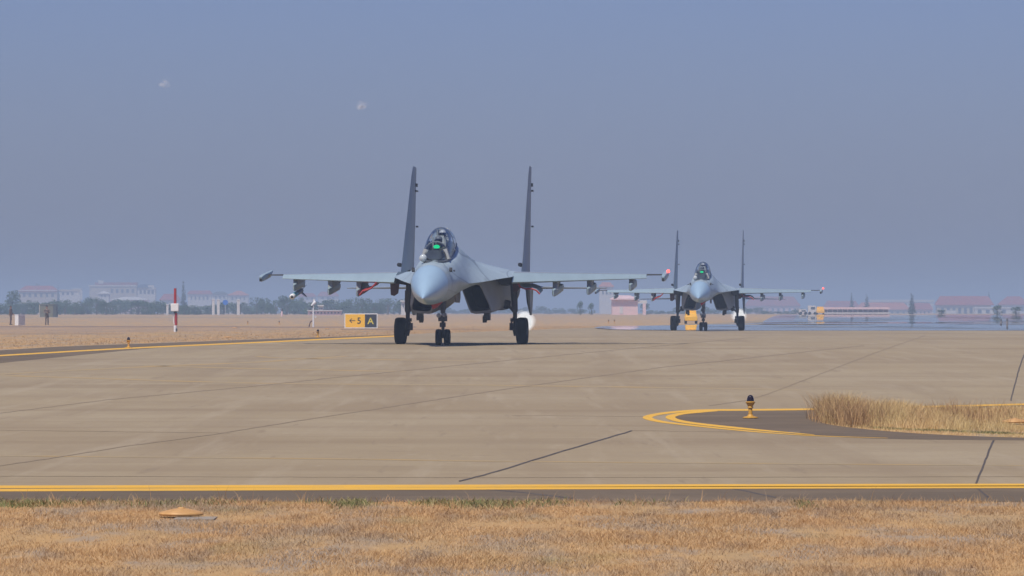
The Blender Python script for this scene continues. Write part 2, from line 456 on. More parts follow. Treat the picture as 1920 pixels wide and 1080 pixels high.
Eg0, Eg1 = gp(0, 657), gp(742, 627.3)
eslope = (Eg1.x - Eg0.x) / (Eg1.y - Eg0.y)
def left_edge(y): return Eg0.x + (y - Eg0.y) * eslope if y > 44 * K else Eg0.x + (44 * K - Eg0.y) * eslope - (44 * K - y) * 2
Ynear = F * CZ / (915.5 - HY)
Yshould = F * CZ / (941.5 - HY)
sheet('ground', M['dry_ground'], -60, 9000, lambda y: -2600, lambda y: 2600, 0.0, 400)
sheet('taxiway', M['concrete'], Ynear - .15, 330 * K, left_edge, lambda y: 95, .006, 3)
sheet('asphalt_shoulder', M['asphalt'], Yshould, Ynear, lambda y: -80, lambda y: 95, .012, .4)
poly_sheet('taxiway_shoulder', M['asphalt'], [(-320, 671.5), (0, 657), (240, 645.5), (480, 636.7), (742, 627.3), (742, 629.8), (480, 642), (240, 657), (0, 681), (-320, 712)], .012)
poly_sheet('grass_island_shoulder', M['asphalt'], catmull([(1920, 759), (1740, 764), (1530, 769), (1400, 770), (1320, 772), (1275, 776), (1252, 782), (1268, 789), (1315, 795.5), (1411, 806), (1527, 817), (1640, 822.5), (1780, 825), (1920, 826)], 4) + [(2300, 832), (2300, 750)], .012)
isl = catmull([(1534, 786), (1552, 796), (1640, 807), (1760, 815.5), (1920, 821.5), (2280, 829)], 5) + catmull([(2280, 757), (1920, 766), (1750, 769), (1620, 774), (1545, 779), (1534, 786)], 5)[:-1]
poly_sheet('island_ground', M['dry_ground'], isl, .018)

# yellow markings
mb = MB()
stripe(mb, [(-500, 914.6), (0, 913.8), (700, 912.4), (1400, 911.2), (1920, 910.3), (2500, 909.5)], 30, 2.5, .018)
stripe(mb, [(-500, 921.3), (0, 920.0), (700, 917.2), (1400, 914.9), (1920, 913.7), (2500, 912.8)], 30, 2.4, .018)
tag(mb.build('taxiway_edge_marking', M['paint'], smooth=0), kind='structure')
mb = MB()
out = [(2300, 749), (1920, 758.5), (1740, 763), (1530, 767.6), (1400, 769), (1346, 769.3), (1296, 770.6), (1240, 776), (1214, 783), (1236, 790.5), (1296, 798), (1411, 809.5), (1527, 817.5), (1665, 822)]
inn = [(1346, 771.2), (1311, 773), (1276, 776.5), (1257, 782.5), (1272, 789.5), (1315, 796), (1411, 806), (1527, 816)]
fade = lambda v, e0: (lambda t: v * min(1.0, .12 + (1 - t) / .22, 1.0 if e0 == 0 else .15 + t / .18))
stripe(mb, out, fade(9.0, 0), fade(1.55, 0), .018, True)
stripe(mb, inn, fade(9.0, 1), fade(1.55, 1), .022, True)
tag(mb.build('island_edge_marking', M['paint'], smooth=0), kind='structure')
mb = MB()
stripe(mb, [(-320, 686.5), (0, 667), (240, 653.3), (480, 642.4), (620, 635.8), (742, 630.2)], 8, 1.1, .018, True)
tag(conform(mb.build('far_edge_marking', M['paint'], smooth=0), .018), kind='structure')
mb = MB()
stripe(mb, [(-100, 700), (0, 704), (160, 709), (500, 719), (960, 723), (1500, 731)], 8, .9, .012, True)
stripe(mb, [(0, 702), (250, 689), (480, 679), (650, 668)], 8, .8, .012, True)
stripe(mb, [(270, 685), (420, 690), (760, 697)], 8, .8, .012, True)
stripe(mb, [(-100, 853), (0, 855), (640, 861), (960, 865.5), (1920, 873.5)], 12, .8, .012, True)
stripe(mb, [(480, 668), (560, 672), (900, 677)], 8, .6, .012, True)
tag(conform(mb.build('worn_marking', M['worn_paint'], smooth=0), .012), kind='structure')
# joints and cracks
mb = MB()
for pl, a, b in [([(-60, 884), (0, 874), (120, 856), (230, 838), (400, 815), (560, 789), (700, 768), (860, 743), (960, 728), (1240, 689), (1500, 661), (1620, 648)], 1.2, .55),
                 ([(1330, 761), (1400, 751), (1440, 739), (1500, 716), (1560, 693), (1640, 662), (1735, 629)], 1.0, .5),
                 ([(-60, 783), (0, 775), (200, 750), (480, 724), (620, 709), (960, 675), (1200, 652), (1420, 632)], .9, .4)]:
    stripe(mb, pl, a, b, .016, False, .35)
tag(conform(mb.build('pavement_joint', M['crack'], smooth=0), .016), kind='structure')
mb = MB()
for pl, a, b in [([(860, 903), (920, 888), (1020, 857), (1100, 833), (1185, 808)], 2.2, .95), ([(1895, 752), (1902, 725), (1912, 688), (1930, 640)], 1.2, .8),
                 ([(1828, 911), (1836, 893), (1850, 857), (1863, 826)], 1.9, 1.1), ([(1830, 914), (1842, 924), (1854, 935)], 1.9, 1.0),
                 ([(905, 917.5), (980, 924), (1075, 935.5)], 1.6, .8), ([(1375, 917), (1400, 922), (1455, 934)], 2.0, 1.0)]:
    stripe(mb, pl, a, b, .016, False, .4)
tag(conform(mb.build('pavement_crack', M['crack_dark'], smooth=0), .016), kind='structure')
mb = MB()
for pl, a, b in [([(0, 807), (200, 809), (430, 812)], 2, .45), ([(1185, 807.5), (1500, 811)], 2, .5), ([(960, 779), (1212, 781)], 2, .45), ([(-50, 893), (900, 896), (2000, 894)], 2, .3)]:
    stripe(mb, pl, a, b, .015, False, .25)
tag(conform(mb.build('transverse_joint', M['joint'], smooth=0), .015), kind='structure')
# ditch and bare strips in the far field
mb = MB()
for pl, b in [([(-300, 612.2), (150, 612.6), (420, 612.8), (560, 613.6), (780, 613.0)], 1.2), ([(0, 626.5), (130, 626), (230, 626.2)], .5), ([(640, 617.5), (800, 618), (900, 617.5)], .8)]:
    stripe(mb, pl, 20, b, .008, True)
tag(conform(mb.build('ditch', M['soil'], smooth=0), .008), kind='structure')
poly_sheet('bare_strip', M['sparse'], [(-300, 614), (200, 614), (460, 615), (560, 618), (420, 621), (260, 624), (0, 625.5), (-300, 627)], .005)
poly_sheet('far_road', M['concrete'], [(-400, 594), (200, 594.5), (480, 594.7), (760, 596), (480, 596), (200, 595.7), (-400, 595.2)], .005)
# shimmering layer of hot air above the far pavement, which mirrors the sky
def mir_left(y):
    T = [(162.5, 1272), (170, 1150), (182, 1112), (196, 1130), (205, 1290), (225, 1400), (260, 1430), (330, 1440), (520, 1470)]
    T = [(a * K, b) for a, b in T]
    for (a, xa), (b, xb) in zip(T, T[1:]):
        if y <= b: return ((xa + (xb - xa) * (y - a) / (b - a)) - CX) / F * y
    return (1470 - CX) / F * y
mb = MB(); yy_ = rows_between(162.6 * K, 470 * K, 5); vs = []
for y in yy_:
    o_ = min(.2, .010 + .0016 * (y - 162.6 * K)); vs += [(mir_left(y), y, g(y) + o_), (190, y, g(y) + o_)]
mb.add(vs, [(2 * i, 2 * i + 1, 2 * i + 3, 2 * i + 2) for i in range(len(yy_) - 1)])
tag(mb.build('mirage', M['mirage'], None, 60), kind='structure')

# ------------------------------------------------------------------ grass
def blades(name, m, xs, ys, zs, h, wd, lean, seed=1):
    r = np.random.default_rng(seed); n = len(xs)
    ang = r.uniform(0, 2 * np.pi, n); la = r.uniform(0, 2 * np.pi, n)
    ln = lean * h * r.uniform(.2, 1.0, n)
    ux, uy = np.cos(ang) * wd / 2, np.sin(ang) * wd / 2
    V = np.zeros((n, 5, 3), dtype=np.float32)
    mx, my = xs + np.cos(la) * ln * .3, ys + np.sin(la) * ln * .3
    V[:, 0] = np.stack([xs - ux, ys - uy, zs], 1); V[:, 1] = np.stack([xs + ux, ys + uy, zs], 1)
    V[:, 2] = np.stack([mx + ux * .7, my + uy * .7, zs + h * .55], 1); V[:, 3] = np.stack([mx - ux * .7, my - uy * .7, zs + h * .55], 1)
    V[:, 4] = np.stack([xs + np.cos(la) * ln, ys + np.sin(la) * ln, zs + h], 1)
    me = bpy.data.meshes.new(name)
    me.vertices.add(n * 5); me.vertices.foreach_set("co", V.reshape(-1))
    base = (np.arange(n) * 5)[:, None]
    loops = np.concatenate([base + np.array([0, 1, 2, 3]), base + np.array([3, 2, 4])], 1).reshape(-1).astype(np.int32)
    me.loops.add(n * 7); me.loops.foreach_set("vertex_index", loops)
    me.polygons.add(n * 2)
    st = np.stack([np.arange(n) * 7, np.arange(n) * 7 + 4], 1).reshape(-1).astype(np.int32)
    me.polygons.foreach_set("loop_start", st)
    me.update(calc_edges=True); me.validate()
    me.materials.append(m)
    o = bpy.data.objects.new(name, me); COL.objects.link(o)
    tag(o, kind='stuff'); return o
N = 560000
gx = rng.uniform(-6.2, 6.2, N); gy = 28.6 + (Yshould + .05 - 28.6) * rng.uniform(0, 1, N) ** .95
patch = np.sin(gx * 1.7 + gy * .45) * np.sin(gx * .6 - gy * 1.15 + 1) + .6 * np.sin(gx * 4.1 + 2) * np.sin(gy * 2.6) + .5 * np.sin(gx * 9 + gy) * np.sin(gy * 4.3 - gx * 3)
keep = rng.uniform(0, 1, N) < np.clip(.70 + .38 * patch, .12, 1)
gx, gy = gx[keep], gy[keep]; patch = patch[keep]
bare = np.exp(-(((gx + 2.9) / .9) ** 2 + ((gy - 35.2) / 1.6) ** 2)) + .7 * np.exp(-(((gx + 3.6) / .6) ** 2 + ((gy - 38.2) / 1.2) ** 2)) + .6 * np.exp(-(((gx - .3) / .7) ** 2 + ((gy - 34.0) / 1.0) ** 2)) + .6 * np.exp(-(((gx - 3.3) / .8) ** 2 + ((gy - 38.0) / 1.0) ** 2))
k = rng.uniform(0, 1, len(gx)) > bare * .72; gx, gy, patch = gx[k], gy[k], patch[k]
gh = rng.gamma(3.5, .0052, len(gx)).clip(.005, .09) * np.clip(1 + .3 * patch, .5, 1.5)
tag(blades('dry_grass', M['grass'], gx, gy, np.zeros(len(gx)), gh, rng.uniform(.0022, .0045, len(gx)), 1.9, 3),
    'short dry tan grass in front of the near yellow line', 'grass')
# edge tufts, a few tall straws
N = 2400
gx = rng.uniform(-6.2, 6.2, N); gx = gx + .1 * np.sin(gx * 9); gy = Yshould + rng.normal(0, .3, N) - .2
tag(blades('edge_grass', M['grass'], gx, gy, np.zeros(N), rng.gamma(1.6, .020, N).clip(.01, .16), rng.uniform(.003, .005, N), 1.1, 4),
    'ragged dry grass fringe along the asphalt edge', 'grass')
N = 6500
cx = rng.choice([-4.35, -4.0, -2.95, -2.6, -1.55, -1.3, -.62, -.3, -.1, .3, 2.4, -3.4, 1.1], N, p=[.10, .14, .05, .07, .04, .12, .08, .14, .10, .06, .03, .04, .03])
gx = cx + rng.normal(0, .12, N) * (1 + .6 * np.sin(cx * 31)); gy = Yshould - .55 + rng.normal(0, .38, N) + .35 * np.sin(cx * 7)
k = gy < Yshould + .05; gx, gy = gx[k], gy[k]; N = len(gx)
tag(blades('green_weeds', M['weeds'], gx, gy, np.zeros(N), rng.gamma(3, .010, N).clip(.006, .06), rng.uniform(.005, .011, N), 1.4, 5),
    'low green weeds at the edge of the dry grass', 'weeds')
# island grass
ip = [gp(x, y) for x, y in isl]
ix = np.array([p.x for p in ip]); iy = np.array([p.y for p in ip])
def inside(px, py):
    c = np.zeros(len(px), bool); n = len(ix); j = n - 1
    for i in range(n):
        cond = (iy[i] > py) != (iy[j] > py)
        xx = (ix[j] - ix[i]) * (py - iy[i]) / (iy[j] - iy[i] + 1e-12) + ix[i]
        c ^= cond & (px < xx); j = i
    return c
FX = [4.0, 4.5, 5.3, 6.9, 8.5]; FY = [36.6 * K, 35.4 * K, 34.0 * K, 32.6 * K, 32.2 * K]
N = 170000
gx = rng.uniform(ix.min(), min(ix.max(), 9.0), N); gy = rng.uniform(iy.min(), iy.max(), N)
k = inside(gx, gy); gx, gy = gx[k], gy[k]
cl = np.sin(gx * 5.1 + gy) * np.sin(gy * 1.7 - gx * 2) + .7 * np.sin(gx * 13 + 1) * np.sin(gy * 3.9)
k = rng.uniform(0, 1, len(gx)) < np.clip(.62 + .4 * cl, .2, 1); gx, gy, cl = gx[k], gy[k], cl[k]
front = np.interp(gx, FX, FY)
fd = np.clip((gy - front) / (1.5 * K), 0.14, 1)
hx = np.interp(gx, [4.42, 4.6, 5.1, 5.6, 6.1, 6.6, 7.4, 8.5], [.20, .27, .26, .20, .15, .10, .07, .06])
dcv = gp(1903, 797); clear = 1 - .88 * np.exp(-((gx - dcv.x) / .28) ** 4) * (gy < dcv.y + .3)
H = (hx + .035 * cl * hx / .2) * fd * clear * rng.beta(2.4, 2.4, len(gx)) * 1.65
tag(blades('island_grass', M['tall_grass'], gx, gy, np.full(len(gx), .004), np.clip(H, .012, .46), rng.uniform(.0035, .007, len(gx)), .9, 6),
    'tall dry straw coloured grass on the island inside the yellow curve', 'grass')
N = 5200
cx = rng.choice([4.42, 4.5, 4.6, 4.75, 4.95, 5.2, 5.7, 6.45, 6.6, 7.3], N, p=[.1, .16, .16, .14, .12, .1, .06, .07, .06, .03])
gx = cx + rng.normal(0, .15, N); gy = rng.uniform(35.0 * K, 38.8 * K, N)
k = inside(gx, gy) | ((gx < 4.62) & (gx > 4.37) & (gy > 36.2 * K) & (gy < 38 * K) & (rng.uniform(0, 1, N) < .3)); gx, gy = gx[k], gy[k]
M['seed_heads'] = layered('seed_heads', (.2, .1, .06), [], rough=.85, island=[(0, (.23, .135, .065)), (1, (.56, .37, .18)), (.5, (.37, .225, .105))])
tag(blades('seed_head_weeds', M['seed_heads'], gx, gy, np.full(len(gx), .004), np.where(gx < 5.3, rng.uniform(.15, .43, len(gx)), rng.uniform(.12, .36, len(gx))), rng.uniform(.004, .008, len(gx)), .8, 8),
    'reddish brown dry weeds standing up in the island grass', 'weeds')
N = 3000
cx = rng.choice([5.1, 5.6, 5.75, 6.3, 7.0], N); gx = cx + rng.normal(0, .14, N)
gy = np.interp(gx, FX, FY) + np.abs(rng.normal(0, .25, N)) + .1
tag(blades('island_weeds', M['weeds'], gx, gy, np.full(N, .004), rng.uniform(.015, .045, N), rng.uniform(.006, .012, N), .9, 9),
    'low green weeds along the front rim of the island', 'weeds')
# coarse tufts of the far field
N = 60000
gy = 66 * K + 150 * K * rng.uniform(0, 1, N) ** 1.2
gx = np.array([left_edge(y) for y in gy]) - np.abs(rng.exponential(9, N)) - .12
zs = np.array([g(y) for y in gy])
tag(blades('field_grass', M['grass'], gx, gy, zs, rng.gamma(2.5, .012, N).clip(.01, .11), rng.uniform(.008, .02, N), 1.8, 12),
    'dry tufts scattered over the field left of the taxiway', 'grass')

# ------------------------------------------------------------------ fighter jet
def ring_quad(q, y, n=20, e=5.0, rake=0.0):
    """rounded quad: q = (inner top, outer top, outer bottom, inner bottom) as x,z; rake moves the bottom aft"""
    out = []
    for k in range(n):
        a = 2 * math.pi * (k + .5) / n
        c, s_ = math.cos(a), math.sin(a)
        d = (abs(c) ** e + abs(s_) ** e) ** (1 / e)
        u, v = (c / d + 1) / 2, (s_ / d + 1) / 2
        x = (1 - u) * ((1 - v) * q[3][0] + v * q[0][0]) + u * ((1 - v) * q[2][0] + v * q[1][0])
        z = (1 - u) * ((1 - v) * q[3][1] + v * q[0][1]) + u * ((1 - v) * q[2][1] + v * q[1][1])
        out.append((x, y + rake * (1 - v), z))
    return out
def circ_quad(cx, cz, r): return ((cx - r, cz + r), (cx + r, cz + r), (cx + r, cz - r), (cx - r, cz - r))
def flip(pts): return [(-x, y, z) for x, y, z in pts]

ST = {  # y: half outline from top centre to bottom centre; index 3 is the strake edge
 -10.62: [(0, 2.60), (.42, 2.43), (.585, 2.15), (.615, 1.985), (.44, 1.55), (0, 1.37)],
 -9.4: [(0, 2.74), (.45, 2.60), (.66, 2.27), (.72, 2.02), (.50, 1.55), (0, 1.37)],
 -8.3: [(0, 2.86), (.50, 2.76), (.74, 2.38), (.80, 2.06), (.50, 1.60), (0, 1.44)],
 -7.0: [(0, 3.05), (.52, 2.95), (.80, 2.50), (.98, 2.07), (.50, 1.70), (0, 1.55)],
 -5.9: [(0, 3.30), (.52, 3.10), (.84, 2.58), (1.22, 2.12), (.50, 1.80), (0, 1.66)],
 -4.9: [(0, 3.62), (.46, 3.26), (.88, 2.66), (1.46, 2.18), (.52, 1.93), (0, 1.80)],
 -3.6: [(0, 3.56), (.46, 3.22), (.98, 2.70), (1.76, 2.27), (.60, 2.08), (0, 2.02)],
 -2.2: [(0, 3.42), (.45, 3.12), (1.08, 2.74), (2.05, 2.35), (.70, 2.15), (0, 2.12)],
 0.0: [(0, 3.20), (.45, 3.00), (1.18, 2.76), (2.07, 2.48), (.80, 2.18), (0, 2.15)],
 3.0: [(0, 2.98), (.45, 2.86), (1.25, 2.74), (2.28, 2.52), (.80, 2.15), (0, 2.15)],
 5.6: [(0, 2.72), (.40, 2.66), (1.2, 2.58), (2.42, 2.44), (.80, 2.12), (0, 2.12)],
 7.4: [(0, 2.45), (.25, 2.42), (.40, 2.35), (.46, 2.25), (.30, 2.05), (0, 2.02)],
 8.6: [(0, 2.32), (.10, 2.31), (.15, 2.28), (.17, 2.22), (.12, 2.12), (0, 2.1)],
}
def half_curve(pts):
    up = catmull(pts[:4], 5); lo = catmull(pts[3:], 5)
    return up + lo[1:]
ys = sorted(ST)
def station(y):
    i = max(0, min(len(ys) - 2, next((k for k in range(len(ys) - 1) if y <= ys[k + 1]), len(ys) - 2)))
    t = (y - ys[i]) / (ys[i + 1] - ys[i])
    idx = [max(0, i - 1), i, i + 1, min(len(ys) - 1, i + 2)]
    A = [np.array(ST[ys[k]]) for k in idx]
    h = ys[i + 1] - ys[i]
    m0 = (A[2] - A[0]) / (ys[idx[2]] - ys[idx[0]]) * h; m1 = (A[3] - A[1]) / (ys[idx[3]] - ys[idx[1]]) * h
    return (2 * t**3 - 3 * t**2 + 1) * A[1] + (t**3 - 2 * t**2 + t) * m0 + (-2 * t**3 + 3 * t**2) * A[2] + (t**3 - t**2) * m1
def body_ring(y):
    P_ = [tuple(p) for p in station(y)]
    k_ = min(1, max(0, (y + 9.2) / 2.2)); sm_ = catmull(P_, 5); h = half_curve(P_)      # the strake edge fades out towards the round nose
    h = [(a[0] * (1 - k_) + b[0] * k_, a[1] * (1 - k_) + b[1] * k_) for a, b in zip(sm_, h)]
    e_ = min(1, max(0, (-y - 9.0) / 1.5)); zc, hz, n_ = (P_[0][1] + P_[5][1]) / 2, (P_[0][1] - P_[5][1]) / 2, len(h) - 1   # true ellipse at the nose
    h = [(p[0] * (1 - e_) + .585 * math.sin(math.pi * i / n_) * e_, p[1] * (1 - e_) + (zc + hz * math.cos(math.pi * i / n_)) * e_) for i, p in enumerate(h)]
    r = [(x, y, z) for x, z in h]
    l = [(-x, y, z) for x, z in h[-2:0:-1]]
    return r + l

def make_jet():
    J = empty('fighter_jet', (0, 0, 0))
    # fuselage
    mb = MB(); yy = list(np.linspace(-10.62, 7.4, 61)) + [8.0, 8.6]
    mb.loft([body_ring(float(y)) for y in yy])
    fus = mb.build('fuselage', M['jet'], J, 50)
    # panel seams around the forward fuselage
    for y in (-10.58, -9.75, -5.1):
        rg = body_ring(y); mb = MB()
        mb.loft([[(x * 1.004, y - .012, 1.9 + (z - 1.9) * 1.004) for x, _, z in rg], [(x * 1.004, y + .012, 1.9 + (z - 1.9) * 1.004) for x, _, z in rg]], False, False)
        mb.build('panel_seam', M['seam'], fus, 50)
    # radome: drooped ogive whose last ring meets the fuselage
    rings = []; R0 = body_ring(-10.62)
    for i in range(25):
        t = i / 24; s_ = math.sin(math.pi / 2 * (1 - t)) ** .62 if t < 1 else .012
        s_ = max(s_, .012)
        y = -10.62 - 2.33 * t ** 1.0
        cz = 1.985 - .445 * t ** 1.1
        # near-conical ogive
        s_ = (.55 * (1 - t ** 1.75) + .45 * (1 - t) ** .92) if t < 1 else .012
        rings.append([(x * s_, y, cz + (z - 1.985) * s_) for x, _, z in R0])
    mb = MB(); mb.loft(rings, False, True); rad = mb.build('radome', M['radome'], J, 60)
    mb = MB(); mb.lathe([(.016, 0), (.014, -.18), (.006, -.42)], (0, -12.93, 1.54), 'Y', 8); mb.build('pitot_probe', M['white'], rad)
    # cockpit tub
    def can(y):
        K = [(-9.45, .16, 2.735, 2.76), (-9.15, .34, 2.74, 2.92), (-8.75, .45, 2.77, 3.16), (-8.3, .52, 2.82, 3.40), (-7.7, .545, 2.93, 3.66), (-7.1, .55, 3.03, 3.82), (-6.4, .53, 3.16, 3.885), (-5.7, .50, 3.30, 3.87), (-5.1, .45, 3.40, 3.76), (-4.75, .40, 3.44, 3.64)]
        for a, b in zip(K, K[1:]):
            if y <= b[0] + 1e-9:
                t = (y - a[0]) / (b[0] - a[0]); t = max(0, t)
                return [(a[i] + (b[i] - a[i]) * t) * (.85 if i == 1 else 1) + (.05 if i == 3 else 0) for i in (1, 2, 3)]
        return [K[-1][1] * .85, K[-1][2], K[-1][3] + .05]
    def can_ring(y, k=1.0, n=16, dz=0.0):
        wd, zs, zt = can(y)
        return [(wd * k * math.cos(math.pi * i / n), y, zs + dz + (zt - zs) * k * math.sin(math.pi * i / n) ** .85) for i in range(n + 1)]
    cy = list(np.linspace(-9.45, -4.75, 30))
    mb = MB()
    mb.loft([[(wd * .93, y, zs + .02), (wd * .80, y, zs - .25), (-wd * .80, y, zs - .25), (-wd * .93, y, zs + .02)] for y in np.linspace(-9.3, -5.0, 12) for wd, zs, zt in [can(y)]])
    tub = mb.build('cockpit_tub', M['cockpit'], J, 30)
    for y, z, wd in ((-8.62, 2.98, .30), (-6.95, 3.22, .34)):   # dark instrument coamings
        mb = MB(); mb.lathe([(wd, -.25), (wd * .97, .12), (.05, .2)], (0, y, z - .02), 'Y', 14, 1, .55)
        mb.build('instrument_panel', M['cockpit'], tub)
    for s_ in (-1, 1):   # pale side consoles and panels
        for c_, d_ in (((s_ * .34, -8.45, 2.98), (.16, .55, .34)), ((s_ * .36, -6.75, 3.28), (.15, .6, .30))):
            mb = MB(); mb.box(c_, d_, Matrix.Rotation(s_ * R(-18), 3, 'Y')); mb.build('side_console', M['seat'], tub, 30)
    for y, z in ((-7.25, 2.82), (-5.72, 3.12)):
        mb = MB(); mb.box((0, y + .12, z + .22), (.46, .14, .9), Matrix.Rotation(R(-12), 3, 'X'))
        mb.box((0, y + .20, z + .66), (.34, .16, .28), Matrix.Rotation(R(-12), 3, 'X'), .8)
        mb.box((0, y - .18, z - .12), (.46, .46, .12))
        mb.box((-.2, y + .05, z + .5), (.05, .16, .5)); mb.box((.2, y + .05, z + .5), (.05, .16, .5))
        mb.build('ejection_seat', M['seat'], J, 30)
    # canopy glass and its frames
    mb = MB(); mb.loft([can_ring(y) for y in cy], False, False, False)
    can_o = mb.build('canopy', M['glass'], J, 60)
    mb = MB()
    for y, wd in ((-8.42, .05), (-6.72, .055), (-4.85, .08)):
        a, b = can_ring(y, 1.012), can_ring(y + wd, 1.012); c, d = can_ring(y, .965), can_ring(y + wd, .965)
        n = len(a)
        mb.loft([[a[i], b[i], d[i], c[i]] for i in range(n)])
    for s_ in (-1, 1):
        mb.tube([(s_ * can(y)[0] * 1.0, y, can(y)[1] + .01) for y in cy], .028, 6)
    mb.build('canopy_frame', M['frame_grey'], can_o, 40)
    mb = MB()   # rear fairing behind the glass
    # head-up display
    mb = MB(); mb.lathe([(.10, -.012), (.105, 0), (.10, .012)], (0, -8.18, 3.235), 'Y', 20, 1.0, .62)
    hud = mb.build('head_up_display', M['hud'], J)
    mb = MB(); mb.box((0, -8.14, 3.07), (.20, .24, .22), None, .8); mb.build('display_mount', M['black'], hud, 30)
    mb = MB(); mb.sphere((-.335, -9.22, 2.85), .125, 18)
    mb.build('sensor_ball', M['lens'], J)
    for s_ in (-1, 1):
        mb = MB(); mb.prism([(-9.92, 2.44), (-9.74, 2.40), (-9.72, 2.48), (-9.80, 2.54)], 'X', s_ * .55, s_ * .64)
        mb.tube([(s_ * .70, -9.85, 2.44), (s_ * .75, -10.12, 2.42)], [.03, .012], 8)
        mb.build('air_data_probe', M['black'], J, 30)
    mb = MB(); mb.prism([(-.02, 1.40), (.42, 1.56), (.12, 1.27), (.02, 1.23)], 'Y', -9.9, -9.4)
    mb.build('intake_cover_tag', M['red'], J, 30)
    # nacelles with intakes
    for s_ in (1, -1):
        fl = (lambda p: p) if s_ > 0 else flip
        q0 = ((.36, 2.14), (1.07, 2.14), (1.43, 1.13), (.66, 1.07))
        secs = [(-3.75, q0, 9, .95), (-3.0, ((.36, 2.2), (1.10, 2.2), (1.46, 1.12), (.66, 1.06)), 9, .75), (-1.6, ((.36, 2.35), (1.45, 2.40), (1.60, 1.18), (.64, 1.08)), 7, .3),
                (.5, ((.38, 2.4), (1.66, 2.5), (1.70, 1.26), (.60, 1.16)), 4.5, 0), (3.0, circ_quad(1.14, 1.86, .66), 3, 0), (6.0, circ_quad(1.14, 1.98, .62), 2.2, 0), (6.9, circ_quad(1.14, 2.02, .55), 2, 0)]
        mb = MB(); mb.loft([fl(ring_quad(q, y, 28, e, rk)) for y, q, e, rk in secs], False, False)
        inn_q = ((.405, 2.07), (1.055, 2.07), (1.37, 1.20), (.70, 1.15))
        mb.loft([fl(ring_quad(q0, -3.75, 28, 9, .95)), fl(ring_quad(inn_q, -3.74, 28, 9, .92))], False, False)
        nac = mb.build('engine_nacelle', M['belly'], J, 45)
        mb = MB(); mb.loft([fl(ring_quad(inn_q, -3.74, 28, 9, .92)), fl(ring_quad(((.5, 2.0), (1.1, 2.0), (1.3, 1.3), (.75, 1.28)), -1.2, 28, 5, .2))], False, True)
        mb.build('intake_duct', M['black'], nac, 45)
        mb = MB(); mb.loft([fl(ring_quad(circ_quad(1.14, 2.02, r), y, 28, 2)) for y, r in ((6.88, .56), (7.3, .54), (7.9, .46), (7.88, .42), (7.2, .40))], False, True)
        mb.build('exhaust_nozzle', M['nozzle'], nac, 45)
        mb = MB(); mb.box((s_ * 1.17, -1.9, .98), (.20, .5, .26)); mb.box((s_ * 1.10, -2.1, .90), (.14, .25, .20), Matrix.Rotation(R(15), 3, 'X'))
        mb.tube([(s_ * 1.17, -2.12, .92), (s_ * 1.17, -2.3, .92)], .06, 10)
        mb.build('underside_pod', M['gear'], J, 30)
    # wings
    def wing_sec(t):
        """t 0 root to 1 tip"""
        x = 2.04 + (6.62 - 2.04) * t
        yl, yt = -2.25 + 4.35 * t, 3.05 + .55 * t
        zl, zt = 2.17 + .19 * t, 2.60 - .06 * t
        return x, yl, yt, zl, zt
    for s_ in (1, -1):
        def sec(t, u0, u1, side=1, thick=1.0):
            x, yl, yt, zl, zt = wing_sec(t)
            th = (.24 - .15 * t)
            up, lo = [], []
            for k in range(9):
                u = u0 + (u1 - u0) * k / 8
                y = yl + (yt - yl) * u
                zu = zl + (zt - zl) * (min(1, u / .22) ** .8 * .86 + .14 * u)
                thu = th * (max(0.0, min(1, u / .10)) ** .5) * (1 - max(0, (u - .35) / .65) ** 1.2 * .93)
                up.append((s_ * x, y, zu)); lo.append((s_ * x, y, zu - max(thu, .012) * thick))
            return up + lo[::-1]
        mb = MB(); mb.loft([sec(t, .19, 1.0) for t in np.linspace(0, 1, 10)])
        # raked tip carrying the rail
        x, yl, yt, zl, zt = wing_sec(1)
        tip = [sec(1, .25, 1.0)]
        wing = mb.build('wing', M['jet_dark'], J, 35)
        mb = MB()
        mb.loft([[(s_ * 6.60, 2.45, 2.51), (s_ * 6.60, 3.6, 2.54), (s_ * 6.60, 3.6, 2.50), (s_ * 6.60, 2.45, 2.46)], [(s_ * 7.28, 2.65, 2.515), (s_ * 7.28, 3.5, 2.53), (s_ * 7.28, 3.5, 2.49), (s_ * 7.28, 2.65, 2.47)]])
        mb.build('wing_tip', M['seam'], wing, 35)
        mb = MB(); mb.loft([sec(t, 0, .185) for t in np.linspace(0, 1, 10)])
        mb.build('leading_edge_flap', M['jet_light'], wing, 45)
        mb = MB()
        for k in range(2): pass
        # rail at the tip, nose down
        mb = MB(); rot = Matrix.Rotation(R(-3.2 if s_ > 0 else 0), 3, 'Z') @ Matrix.Rotation(R(5), 3, 'X')
        rr = []
        for y, hw, zb, zt_ in ((-1.30, .045, -.13, .02), (-1.16, .075, -.165, .06), (-.7, .085, -.165, .085), (.5, .085, -.13, .085), (1.0, .06, .0, .085), (1.35, .02, .06, .08)):
            ring = [Vector(p) for p in ring_quad(((-hw, zt_), (hw, zt_), (hw, zb), (-hw, zb)), y, 12, 4)]
            rr.append([tuple(rot @ p + Vector((s_ * 7.30, 2.75, 2.50))) for p in ring])
        mb.loft(rr); rail = mb.build('wingtip_rail', M['jet_light'], wing, 45)
        mb = MB(); c = rot @ Vector((0, -1.31, -.09)) + Vector((s_ * 7.30, 2.75, 2.50)); mb.box(c, (.08, .06, .11)); mb.build('rail_nose_cap', M['black'], wing, 30)
        if s_ > 0:
            mb = MB(); mb.sphere((s_ * 7.40, 2.6, 2.62), .065, 14); mb.build('navigation_light', M['red_lamp'], wing)
